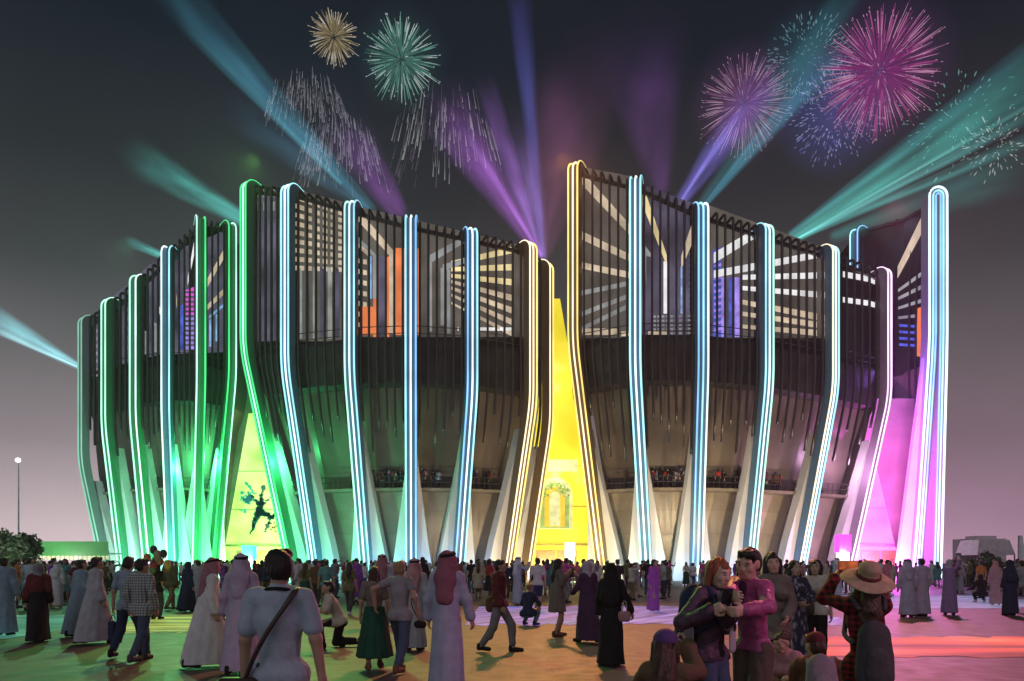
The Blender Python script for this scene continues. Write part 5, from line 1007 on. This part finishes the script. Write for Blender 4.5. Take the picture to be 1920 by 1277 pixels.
# selfie couple
Hw, Hm = 1.65, 1.74; ph = at(1362, 5.42, 1.335)
fw, fm = 40, -58
rs = person(1330, 5.8, Hw, fw, dict(slim=.9, fem=True, lean=3, head=(-8, 14, 4), hl=to_local(1330, 5.8, Hw, fw, ph + V((.02, .12, -.11))), hr=to_local(1330, 5.8, Hw, fw, ph + V((-.10, .05, -.09))), epl=(.6, .2, -.9), epr=(-.7, .3, -.8)), dict(under='palegrey', top=('puffer', .97, .0285, -.03), bottom=('trousers', 'jeans'), head=('bob', 'auburn'), shoes='black', seed=57, skin=2, sleeve_wide=.012), 'auburn haired person in a plum puffer jacket looking at a phone', features=True, curl=(.8, .8))
backpack(rs, CL['navy'], 'navy backpack on the auburn haired person in the puffer jacket')
S0 = rs[1]; e = carried('scarf', rs, S0.neck, 'pale scarf hanging from the neck of the auburn haired person', 'scarf')
link('cloth', with_mat(sdf_mesh('cloth', [('cap', V((.05, -.03, -.03)), V((-.05, -.03, -.03)), .06, .06), ('cap', V((.05, -.10, -.05)), V((.055, -.155, -.22)), .035, .045, (S0.f, .5)), ('cap', V((.055, -.155, -.22)), V((.06, -.15, -.46)), .045, .05, (S0.f, .35))], .009, .02, noise=.004), CL['palegrey']), e)
rs = person(1412, 5.95, Hm, fm, dict(slim=.84, lean=9, side=3, head=(18, 14, 8), fl=(.12, -.05), fr=(-.1, .12), hr=to_local(1412, 5.95, Hm, fm, ph + V((.07, .06, .02))), hl=to_local(1412, 5.95, Hm, fm, ph + V((.12, -.04, -.08))), epl=(1, .4, -.6), epr=(-.7, .1, -.9)), dict(under='plum', top=('satin', .97, .021, .0), bottom=('trousers', 'brownjeans'), head=('short', 'black'), shoes='black', seed=59, skin=2, sleeve_wide=.012), 'person in a shiny pink bomber jacket bending over to the shared phone', features=True, curl=(.7, .5))
phone(ph, math.radians(8), 'phone shared by the auburn haired person and the person in pink', tilt=20)
g = None
# seated figures low in the foreground
rs = person(1247, 5.25, 1.60, 170, dict(pel=(0, .1, .42), lean=12, fem=True, fl=(.18, -.25, 0), fr=(-.18, -.22, 0), hl=(.10, -.42, .80), hr=to_local(1247, 5.25, 1.6, 170, at(1288, 5.58, .99)), kpole=(0, -1, .7), epr=(-.5, .2, -1), head=(-20, 0, 0)), dict(top=('brownshirt', .95, .03, -.10), bottom=('trousers', 'darkgrey'), head=('long', 'brown'), cap=('purplecap', True), shoes='black', seed=61), 'person in a purple cap crouching low with a phone at the bottom edge', curl=(.7, .9))
phone(at(1291, 5.62, 1.10), math.radians(165), 'phone in a raised hand beside the purple cap', tilt=-8, m=mat('phone_case_sand', (.4, .32, .22), .4))
rs = person(1536, 6.6, 1.58, 165, dict(pel=(0, .1, .29), lean=20, fl=(.18, -.25, 0), fr=(-.18, -.22, 0), hl=(.12, -.45, .55), hr=(-.1, -.45, .55), kpole=(0, -1, .7), head=(25, 10, 0)), dict(top=('brown', .95, .03, -.10), bottom=('trousers', 'darkgrey'), head=('short', 'brown'), cap=('maroon', False), shoes='black', seed=63), 'person in a dark red cap squatting beside the woman in the straw hat')
backpack(rs, CL['grey'], 'grey backpack on the squatting person in the dark red cap', .95)
person(1487, 7.6, 1.50, -60, dict(pel=(0, .1, .30), lean=24, fem=True, fl=(.16, -.3, 0), fr=(-.16, -.25, 0), hl=(.12, -.45, .42), hr=(-.1, -.45, .45), kpole=(0, -1, .7), head=(0, 20, 0)), dict(top=('pinkcloth', .45, .025, -.10), bottom=('trousers', 'darkgrey'), head=('bun', 'brown'), shoes='black', seed=64), 'person in a rose top crouched low in front of the floral dress')
# three standing women
rs = person(1449, 8.3, 1.72, -12, dict(slim=.88, fem=True, lean=2, hl=(.12, -.24, 1.02), hr=(-.22, -.1, .9), head=(6, 0, -6)), dict(top=('greydress', .95, .029, -.16), bottom=('trousers', 'darkgrey'), head=('bob', 'black'), shoes='black', seed=65, skin=2), 'person with a black bob in a grey jacket behind the pink bomber jacket', features=True)
rs = person(1489, 10.6, 1.64, 8, dict(fem=True, hl=(.06, -.22, 1.12), hr=(-.06, -.23, 1.10), epl=(1, .2, -.4), epr=(-1, .2, -.4)), dict(robe=('floral', (.27, .2), .05), head=('long', 'black'), shoes='black', seed=67, skin=2, am=.08, nf=9), 'person in a long floral dress with folded hands facing the viewer', features=True)
rs = person(1529, 11.2, 1.65, -28, dict(fem=True, hr=(-.20, -.26, 1.0), hl=(.24, -.05, .85)), dict(top=('cream', .5, .02, -.06), bottom=('trousers', 'black'), head=('bob', 'black'), shoes='black', seed=69, skin=2), 'person in a cream blouse and black trousers right of the floral dress', features=True)
c = (-.15, -.16, .98); e = carried('handbag', rs, c, 'black handbag held by the person in the cream blouse', 'handbag'); pouch('pouch', e, (0, 0, 0), (.09, .05, .07), CL['leather']); strap(e, [(-.23, -.16, 1.05), (-.2, -.2, 1.1), (-.12, -.2, 1.1), (-.07, -.16, 1.05)], c, CL['leather'], .009)
# straw hat
Hs = 1.56; ph = at(1590, 6.02, 1.578)
rs = person(1626, 5.7, Hs, 172, dict(fem=True, lean=2, head=(8, -10, 0), hl=to_local(1626, 5.7, Hs, 172, ph + V((-.085, .05, -.10))), hr=to_local(1626, 5.7, Hs, 172, ph + V((.10, .05, -.07))), epl=(1, .1, -.75), epr=(-1, -.1, -.5)), dict(top=('plaid_red', .97, .022, -.14), bottom=('trousers', 'darkgrey'), head=('long', 'brown'), shoes='black', seed=71, sleeve_wide=.012), 'person in a straw hat and dark red plaid shirt photographing the group', curl=(1.0, 1.0))
S0 = rs[1]; hat = link('straw_hat', None, rs[0]); hat.location = S0.hd + S0.H @ V((0, .02, .055)); hat.rotation_euler = (S0.H @ Matrix.Rotation(math.radians(-16), 3, 'X')).to_euler()
g = MB(); n = 40; prof = [(.085, 0), (.12, .004), (.17, -.006), (.215, -.026), (.222, -.034), (.214, -.036), (.16, -.018), (.085, -.010)]; v = []
for r_, z in prof: v += [(r_ * math.cos(2 * math.pi * i / n), r_ * 1.06 * math.sin(2 * math.pi * i / n), z + .010 * (r_ / .22) ** 2 * math.sin(3 * 2 * math.pi * i / n + 1)) for i in range(n)]
g.add(v, [(j * n + i, j * n + (i + 1) % n, ((j + 1) % len(prof)) * n + (i + 1) % n, ((j + 1) % len(prof)) * n + i) for j in range(len(prof)) for i in range(n)]); g.build('brim', CL['straw'], hat, smooth=True)
link('crown', with_mat(sdf_mesh('crown', [('cap', V((0, 0, .0)), V((0, 0, .055)), .100, .090, ((1, 0, 0), .94)), ('ell', V((0, 0, .085)), (.082, .095, .045))], .008, .03, halves=[((0, 0, .002), (0, 0, -1))]), CL['straw']), hat)
g = MB(); v = []
for r_, z in ((.1035, .002), (.105, .004), (.103, .034), (.1005, .034)): v += [(r_ * .95 * math.cos(2 * math.pi * i / n), r_ * 1.02 * math.sin(2 * math.pi * i / n), z) for i in range(n)]
g.add(v, [(j * n + i, j * n + (i + 1) % n, (j + 1) * n + (i + 1) % n, (j + 1) * n + i) for j in range(3) for i in range(n)]); g.build('hat_band', CL['maroon'], hat, smooth=True)
backpack(rs, CL['darkgrey'], 'dark grey backpack on the person in the straw hat', .92, .25)
phone(ph, math.radians(172), 'phone in a red case held up by the person in the straw hat', m=M_PHR, land=True, scr=emit('phone_screen_warm', (.75, .16, .04), .45, base=(.02, .02, .02), var=.6, scale=22))
# right side
person(1702, 22.0, 1.70, 175, dict(), dict(robe=('lilac', (.27, .18)), head=('ghutra', 'lilac'), shoes='black', seed=73), 'person in a lilac robe, left one of the two side by side at right')
person(1728, 22.4, 1.74, 190, dict(), dict(robe=('lilac', (.27, .18)), head=('short', 'black'), shoes='black', seed=75), 'bare headed person in a lilac robe, right one of the two side by side')
hp = at(1797, 23.3, 1.86)
rs = person(1780, 22.9, 1.70, 150, dict(fem=True, hl=to_local(1780, 22.9, 1.7, 150, hp + V((-.10, 0, -.1))), hr=to_local(1780, 22.9, 1.7, 150, hp + V((.06, 0, -.1))), epl=(1, 0, -.3), epr=(-1, 0, -.3)), dict(robe=('purplegrey', (.24, .18)), head=('hijab', 'lilac'), shoes='black', seed=77), 'person in a purple robe holding a phone overhead at right')
phone(hp, math.radians(150), 'phone held overhead by the person in the purple robe', land=True)
person(1893, 22.6, 1.68, 185, dict(fem=True), dict(robe=('navy', (.25, .2)), head=('veil', 'navy'), shoes='black', seed=79), 'person in a navy robe near the right edge')
person(1867, 28, 1.66, 160, dict(fem=True), dict(robe=('pinkcloth', (.24, .2)), head=('hijab', 'pinkcloth'), seed=81), 'person in a rose robe left of the navy robe near the right edge')
person(1916, 24, 1.72, 175, wk(), dict(top=('grey', .45, .018, -.1), bottom=('trousers', 'greyjeans'), head=('short', 'black'), shoes='white', seed=83), 'person in grey cut by the right edge of the photo')
person(1840, 30, 1.70, 175, dict(pel=(0, .1, .36), lean=15, fl=(.16, -.14, 0), fr=(-.16, -.12, 0), hl=(.16, -.40, .62), hr=(-.12, -.42, .62), kpole=(0, -1, .6)), dict(top=('black', .95, .03, -.1), bottom=('trousers', 'black'), head=('hijab', 'black'), seed=85), 'person in black squatting by the pale tent at right')

# ================================================================== THE FAR CROWD before the pavilion (a stock of small dressed figures, copied)
def joined(name, parts):
    vs, qs, mi, ms, o = [], [], [], [], 0
    for k, (nm, me, m) in enumerate(parts):
        c = np.empty(len(me.vertices) * 3); me.vertices.foreach_get('co', c); q = np.empty(len(me.polygons) * 4, dtype=np.int32); me.loops.foreach_get('vertex_index', q)
        vs.append(c.reshape(-1, 3)); qs.append(q.reshape(-1, 4) + o); o += len(me.vertices); mi += [k] * len(me.polygons); ms.append(m); bpy.data.meshes.remove(me)
    vs = np.concatenate(vs); q = np.concatenate(qs); me = bpy.data.meshes.new(name); me.vertices.add(len(vs)); me.vertices.foreach_set('co', vs.ravel()); me.loops.add(q.size); me.loops.foreach_set('vertex_index', q.ravel().astype(np.int32))
    me.polygons.add(len(q)); me.polygons.foreach_set('loop_start', np.arange(0, q.size, 4, dtype=np.int32)); me.polygons.foreach_set('loop_total', np.full(len(q), 4, dtype=np.int32)); me.polygons.foreach_set('use_smooth', np.ones(len(q), dtype=bool))
    for m in ms: me.materials.append(m)
    me.polygons.foreach_set('material_index', np.array(mi, dtype=np.int32)); me.update(calc_edges=True); return me
def tt(m, b, hd=('short', 'black'), sl=.42, g=.018, **k): d = dict(top=(m, sl, g, -.1), bottom=('trousers', b), head=hd, shoes='black'); d.update(k); return d
UP = dict(hl=(.12, -.33, 1.62), hr=(-.12, -.33, 1.60), epl=(1, 0, -.4), epr=(-1, 0, -.4)); ONE = dict(hr=(-.16, -.36, 1.50), epr=(-.8, 0, -.8)); HIP = dict(hl=(.20, -.12, .98), epl=(1, .2, 0))
STOCK = [('in a white robe and headcloth', dict(), dict(robe=('white', (.25, .18)), head=('ghutra', 'white'))), ('in a white robe and red headcloth', WALK, dict(robe=('white', (.26, .2)), head=('ghutra', 'redcheck'))), ('bareheaded in a white robe', dict(), dict(robe=('white', (.25, .18)), head=('short', 'black'))),
    ('in a grey robe with raised phone arm', ONE, dict(robe=('palegrey', (.25, .18)), head=('ghutra', 'white'))), ('in a black robe and headscarf', dict(fem=True), dict(robe=('black', (.25, .2)), head=('hijab', 'black'))), ('in a long black robe, walking', wk(fem=True), dict(robe=('black', (.26, .2)), head=('veil', 'black'))),
    ('in a plum robe and lilac scarf', dict(fem=True), dict(robe=('plum', (.25, .19)), head=('hijab', 'lilac'))), ('in a pink shirt', dict(), tt('pink', 'khaki')), ('in magenta, one arm raised', ONE, tt('magenta', 'greyjeans')), ('in an olive shirt', HIP, tt('olive', 'darkgrey')),
    ('in a white T-shirt', WALK, tt('white', 'jeans')), ('in a navy shirt', WALK2, tt('navy', 'khaki', sl=.95)), ('in grey, both arms raised', UP, tt('grey', 'jeans')), ('in a brown jacket', dict(), tt('brown', 'black', sl=.95, g=.03)), ('in a maroon top', HIP, tt('maroon', 'greyjeans', ('short', 'brown'))),
    ('in an orange T-shirt', dict(), tt('orange', 'darkgrey', ('short', 'brown'))), ('in a teal dress with long hair', dict(fem=True), dict(robe=('teal', (.25, .2), .45), head=('long', 'black'), shoes='black')), ('in a cream top and long green skirt', dict(fem=True), dict(top=('cream', .42, .016, 0), bottom=('skirt', 'green', .2, (.26, .22)), head=('bob', 'brown'), shoes='black')),
    ('in a beige dress with long brown hair', wk(fem=True), dict(robe=('beige', (.25, .2), .5), head=('long', 'brown'), shoes='brown')), ('in a black T-shirt', dict(), tt('black', 'jeans')), ('in cream, arms raised to film', UP, tt('cream', 'khaki', sl=.95)), ('in a red top and black skirt', dict(fem=True), dict(top=('red', .42, .016, 0), bottom=('skirt', 'black', .5, (.24, .2)), head=('bob', 'black'), shoes='black')),
    ('in a lilac robe with dark hair', dict(), dict(robe=('lilac', (.25, .18)), head=('short', 'black'))), ('in sand coloured clothes', WALK, tt('beige', 'beige', sl=.95)), ('in a violet dress with a bun', dict(fem=True), dict(robe=('purple', (.25, .2), .3), head=('bun', 'black'), shoes='black')), ('in a pale blue shirt', HIP, tt('bluegrey2', 'navy'))]
SM = []
for i, (d, p, o) in enumerate(STOCK):
    o = dict(o); o['seed'] = 100 + i; o['skin'] = (0, 1, 0, 3, 2)[i % 5]; SM.append((d, joined('person', outfit_parts(Pose(**p), o, .030))))
ANCH = [(-200, 'far left by the trees'), (60, 'by the green awning'), (150, 'below the leftmost fin'), (215, 'below the second mint fin'), (262, 'below the third mint fin'), (315, 'below the white left wing fin'), (365, 'below the bright green fin'), (415, 'left of the green entrance'), (455, 'at the green entrance'),
        (520, 'right of the green entrance'), (570, 'below the leftmost cyan fin'), (630, 'left of the second cyan fin'), (680, 'below the second cyan fin'), (730, 'left of the upright blue fin'), (775, 'below the upright blue fin'), (820, 'right of the upright blue fin'), (862, 'below the bent blue fin'), (910, 'left of the gold fins'), (955, 'below the gold fins'),
        (1000, 'left in the yellow entrance'), (1045, 'centred in the yellow entrance'), (1090, 'right in the yellow entrance'), (1135, 'below the tall gold fin'), (1175, 'right of the tall gold fin'), (1215, 'near the purple sari'), (1260, 'right of the purple sari'), (1308, 'left of the selfie couple'), (1360, 'behind the selfie couple'), (1410, 'behind the pink bomber jacket'),
        (1460, 'behind the black bob'), (1510, 'behind the cream blouse'), (1560, 'left of the magenta pillar'), (1600, 'at the pink entrance'), (1650, 'behind the straw hat'), (1700, 'behind the two lilac robes'), (1755, 'below the tall end fin'), (1810, 'left of the pale tent'), (1870, 'near the right edge')]
CROWD = []; USED = {}; rndc = random.Random(42); PTS = []
def crowd_person(px, Y, where=None, group='far crowd along the foot of the pavilion', z=0.0, picks=None, turn=None):
    a = min(ANCH, key=lambda q: abs(q[0] - px))[1]; row = '' if where else ('nearer ' if Y < 43 else 'rearmost ' if Y > 52 else '')
    for t in range(30):
        i = rndc.choice(picks) if picks else rndc.randrange(len(SM)); lab = f'person {SM[i][0]} {where or ""}{row}{a}'.replace('  ', ' '); lab = lab if len(lab.split()) < 17 else lab.replace(' coloured clothes', '').replace(' and headcloth', '').replace(' and headscarf', '').replace('long ', '')
        if where: lab = lab.replace(' below the ', ' beside the ').replace(' near the purple sari', ' above the purple sari').replace(' behind the selfie', ' above the selfie')
        if lab not in USED: break
    USED[lab] = 1; o = bpy.data.objects.new('person', SM[i][1]); COL.objects.link(o); o.location = at(px, Y, z); o.rotation_euler = (0, 0, math.radians(180 + rndc.gauss(0, 45) if turn is None else turn))
    k = rndc.uniform(.90, 1.04); o.scale = (k, k, k); tag(o, lab, 'person', group); CROWD.append((z > 1, Y, o)); return o
def scatter(n, x0, x1, y0, y1, gap=.75, **kw):
    c = 0
    for t in range(n * 30):
        Y = rndc.uniform(y0, y1); px = rndc.uniform(x0, x1); p = at(px, Y)
        if any((p - q).length < gap for q in PTS): continue
        PTS.append(p); crowd_person(px, Y, **kw); c += 1
        if c == n: break
scatter(118, 285, 1290, 45, 58)
scatter(46, 300, 1240, 36, 45)
scatter(26, 470, 1260, 27, 35)
scatter(44, 1290, 1760, 46, 58)
scatter(14, 1560, 1720, 34, 44)
scatter(30, -20, 160, 24, 42, gap=.6)
scatter(18, 150, 290, 36, 56)
scatter(18, 1780, 1915, 32, 54)
# people at the rails of the terraces
def terrace(w, us, z, inset, where, dark=True):
    for u in us:
        p = w.wall_pt(u, z + .03, inset); px = 960 + F * p.x / p.y
        crowd_person(px, p.y, where, 'people along the terraces of the pavilion', p.z, picks=[4, 5, 9, 11, 13, 19, 14, 6, 25, 21])
ru = lambda a, b, n: [rndc.uniform(a, b) for _ in range(n)]
terrace(A, ru(1.6, 4.8, 26), A.zter, 2.3, 'on the terrace '); terrace(B, ru(.3, 4.6, 34), B.zter, 2.3, 'on the terrace ')

# the 245 of the crowd that show largest stay single people; those deepest in the crowd and high on the terraces read as one mass
CROWD.sort(key=lambda q: (q[0], q[1])); rest = CROWD[245:]; vs, qs, mi, slots, off = [], [], [], {}, 0
for _, _, o in rest:
    me = o.data; c = np.empty(len(me.vertices) * 3); me.vertices.foreach_get('co', c); c = c.reshape(-1, 3); a = o.rotation_euler.z; k = o.scale.x
    c = np.stack([c[:, 0] * math.cos(a) - c[:, 1] * math.sin(a), c[:, 0] * math.sin(a) + c[:, 1] * math.cos(a), c[:, 2]], 1) * k + np.array(o.location)
    q = np.empty(len(me.polygons) * 4, dtype=np.int32); me.loops.foreach_get('vertex_index', q); ix = np.empty(len(me.polygons), dtype=np.int32); me.polygons.foreach_get('material_index', ix)
    tr = np.array([slots.setdefault(m, len(slots)) for m in me.materials], dtype=np.int32); mi.append(tr[ix]); vs.append(c); qs.append(q.reshape(-1, 4) + off); off += len(c); bpy.data.objects.remove(o)
vs, q, mi = np.concatenate(vs), np.concatenate(qs), np.concatenate(mi); me = bpy.data.meshes.new('crowd'); me.vertices.add(len(vs)); me.vertices.foreach_set('co', vs.ravel()); me.loops.add(q.size); me.loops.foreach_set('vertex_index', q.ravel().astype(np.int32))
me.polygons.add(len(q)); me.polygons.foreach_set('loop_start', np.arange(0, q.size, 4, dtype=np.int32)); me.polygons.foreach_set('loop_total', np.full(len(q), 4, dtype=np.int32)); me.polygons.foreach_set('use_smooth', np.ones(len(q), dtype=bool))
for m in slots: me.materials.append(m)
me.polygons.foreach_set('material_index', mi.astype(np.int32)); me.update(calc_edges=True); tag(link('crowd', me), kind='stuff')

# ================================================================== SMALL THINGS at the edges of the plaza
M_BARK = mat('bark', (.06, .045, .035), .9, bump=.5); M_LEAF = [mat('leaf_%d' % i, c, .6, var=.3, scale=4) for i, c in enumerate(((.09, .13, .07), (.17, .20, .13), (.05, .08, .045)))]
def leafy(name, loc, label, cat, h, rx, rz, n, trunk=True, seed=0, leaf=.22, group=None):
    rnd = random.Random(seed); r = thing(name, loc, label, cat, group)
    if trunk:
        g = MB(); g.tube([(0, 0, 0), (.05, 0, h * .3), (-.04, .03, h * .6), (0, 0, h * .85)], [.13, .10, .07, .03], 7)
        for i in range(7): a = rnd.uniform(0, 6.3); z = h * rnd.uniform(.35, .75); g.tube([(0, 0, z), (math.cos(a) * rx * .4, math.sin(a) * rx * .4, z + .3), (math.cos(a) * rx * .75, math.sin(a) * rx * .75, z + .7)], [.05, .03, .012], 5)
        g.build('trunk', M_BARK, r)
    g = MB(); cl = [(rnd.gauss(0, rx * .45), rnd.gauss(0, rx * .45), h - rz + rnd.uniform(-rz, rz) * .8, rnd.uniform(.3, .55) * rx) for _ in range(14)]
    for i in range(n):
        c = cl[rnd.randrange(14)]; d = V((rnd.gauss(0, 1), rnd.gauss(0, 1), rnd.gauss(0, 1))).normalized() * c[3] * rnd.random() ** .4; p = V(c[:3]) + d
        if p.z < .1: p.z = rnd.uniform(.1, .5)
        a = V((rnd.gauss(0, 1), rnd.gauss(0, 1), rnd.gauss(0, .6))).normalized() * leaf * rnd.uniform(.5, 1); b = a.cross(V((rnd.gauss(0, 1), rnd.gauss(0, 1), 1))).normalized() * leaf * .45
        g.quad(p - a, p + b, p + a, p - b, rnd.randrange(3))
    g.build('foliage' if not trunk else 'crown', M_LEAF, r); return r
leafy('tree', at(14, 44), 'bushy tree at the left edge, leftmost of the two', 'tree', 3.1, 1.5, 1.1, 2600, seed=1, group='trees at the left edge')
leafy('tree', at(52, 46), 'bushy tree beside the green awning, right one of the two', 'tree', 3.2, 1.3, 1.1, 2400, seed=2, group='trees at the left edge')
leafy('shrub', at(1856, 46), 'dark rounded shrub before the pale tent at right', 'shrub', 2.1, 1.0, 1.0, 2200, False, seed=3)
leafy('shrub', at(1812, 52), 'pale olive shrub left of the tent at right', 'shrub', 1.5, 1.3, .8, 1800, False, seed=4)
r = thing('awning', at(120, 50), 'long green awning over the stalls behind the crowd at left', 'awning')
g = MB(); g.box((-3.6, -.8, 2.15), (3.4, .9, 2.25)); g.box((-3.6, -.86, 2.02), (3.4, -.8, 3.0)); g.build('canopy', emit('awning_green', (.04, .16, .05), .6, base=(.08, .3, .10), var=.4, scale=2), r)
g = MB()
for i in range(24): x = -3.5 + i * .295; g.box((x, -.9, 1.80), (x + .2, -.86, 2.05))
g.build('fringe', emit('awning_lights', (.75, .80, .45), .75, var=.5, scale=3), r)['kind'] = 'stuff'
for x in (-3.4, -1.2, 1.2, 3.2): g = MB(); g.tube([(x, -.6, 0), (x, -.6, 2.15)], .06); g.build('post', M_RAIL, r)
point(at(70, 47) + Vector((0, 0, 1.7)), 260, (.8, 1, .75), .3, 'awning_fill'); point(at(20, 41) + Vector((0, 0, 2.2)), 260, (.8, 1, .8), .3, 'awning_fill')  # lamps added to brighten the dark trees and the awning
r = thing('stall', at(95, 50.6), 'white lit stall counter under the green awning', 'market stall')
g = MB(); g.box((-2.5, -.4, 0), (2.5, .3, 1.0)); g.build('counter', mat('stall_white', (.5, .5, .48), .6), r); g = MB(); g.box((-2.6, -.45, 1.0), (2.6, .35, 1.06)); g.build('counter_top', M_SLAB, r)
r = thing('tent', at(1846, 60), 'pale square tent behind the dark shrub at right', 'tent')
g = MB(); a, b, c = 1.5, 2.2, 3.4; v = [(-a, -a, b), (a, -a, b), (a, a, b), (-a, a, b), (-a * .8, -a * .8, c), (a * .8, -a * .8, c), (a * .8, a * .8, c), (-a * .8, a * .8, c)]
g.add(v, [(0, 1, 5, 4), (1, 2, 6, 5), (2, 3, 7, 6), (3, 0, 4, 7), (4, 5, 6, 7)]); g.build('canopy', mat('tent_cloth', (.55, .48, .50), .7), r)
g = MB(); g.box((-a, .9, 0), (a, .94, b)); g.build('back_panel', mat('tent_cloth', (.55, .48, .50), .7), r)
for x in (-1, 1):
    for y in (-1, 1): g = MB(); g.tube([(x * a * .96, y * a * .96, 0), (x * a * .96, y * a * .96, b)], .05); g.build('post', M_RAIL, r)
r = thing('feather_flag', at(1909, 44), 'tall white feather flag at the right edge', 'flag')
g = MB(); g.tube([(0, 0, 0), (0, 0, 2.6), (.06, 0, 3.2)], .025); g.build('pole', M_RAIL, r)
g = MB(); v = []
for i in range(9): z = .8 + 2.4 * i / 8; w = .32 * math.sin(math.pi * (.25 + .75 * (1 - i / 8))) + .05; v += [(.0, .03 * math.sin(i), z), (w, .05 * math.sin(i + 1), z)]
g.add(v, [(2 * i, 2 * i + 1, 2 * i + 3, 2 * i + 2) for i in range(8)]); g.build('cloth', mat('flag_white', (.72, .70, .74), .6), r)
r = thing('lamp_mast', at(35, 70), 'lamp mast with one bright white lamp far left', 'lamp')
g = MB(); z = zof(863, 70); g.tube([(0, 0, 0), (0, 0, z)], [.10, .05]); g.build('pole', mat('mast_grey', (.60, .56, .58), .6), r)
link('lamp', with_mat(sdf_mesh('lamp', [('ell', V((0, -.1, z)), (.26, .22, .24))], .05, 0), emit('lamp_white', (1, .95, 1), 5)), r)
for px, top, w, Y, lab in ((1852, 1010, 70, 316, 'low pale building far behind the tent at right'),):
    c = at(px, Y); hw = w / 2 / F * Y; z = zof(top, Y); b = thing('distant_building', c, lab, 'building', 'buildings far behind the plaza'); g = MB(); g.box((-hw, 0, 0), (hw, hw * 1.5, z)); g.box((-hw * .6, .3, z), (hw * .5, hw, z + 1.2)); g.build('wall', mat('far_wall', (.75, .66, .66), .9), b)
# bunch of coloured balloons carried above the crowd at left
rb = thing('balloon_bunch', at(294, 21), 'bunch of orange, red and green balloons above the crowd at left', 'balloons')
rnd = random.Random(5); bc = [mat('balloon_%d' % i, c, .3, spec=.6) for i, c in enumerate(((.45, .12, .04), (.40, .03, .03), (.03, .03, .03), (.30, .26, .22), (.10, .22, .08), (.5, .35, .1)))]
for i in range(16):
    d = V((rnd.gauss(0, .16), rnd.gauss(0, .15), rnd.gauss(1.62, .17))); b = link('balloon', with_mat(sdf_mesh('balloon', [('ell', V((0, 0, 0)), (.10, .10, .125)), ('cap', V((0, 0, -.10)), V((0, 0, -.14)), .02, .012)], .02, .01), bc[i % 6]), rb); b.location = d
    g = MB(); g.tube([d - V((0, 0, .14)), V((0, 0, 1.0))], .004, 4); g.build('string', M_RAIL, rb)
person(294, 21.1, 1.60, 180, dict(fem=True, hr=(-.05, -.2, 1.02)), tt('black', 'darkgrey', ('bob', 'black')), 'person in black holding the bunch of coloured balloons')

# ================================================================== HAZE: the warm dusty night air over the plaza
g = MB(); g.box((-330, -40, -1), (330, 330, 43)); hz = g.build('haze', None); hz.data.materials.clear()
m = bpy.data.materials.new('haze_air'); m.use_nodes = True; t = m.node_tree; t.nodes.clear(); pv = N(t, 'ShaderNodeVolumePrincipled'); pv.inputs['Color'].default_value = (.80, .80, .88, 1); pv.inputs['Density'].default_value = .0005; pv.inputs['Anisotropy'].default_value = .2
o = N(t, 'ShaderNodeOutputMaterial'); t.links.new(pv.outputs[0], o.inputs['Volume']); hz.data.materials.append(m); tag(hz, kind='stuff')
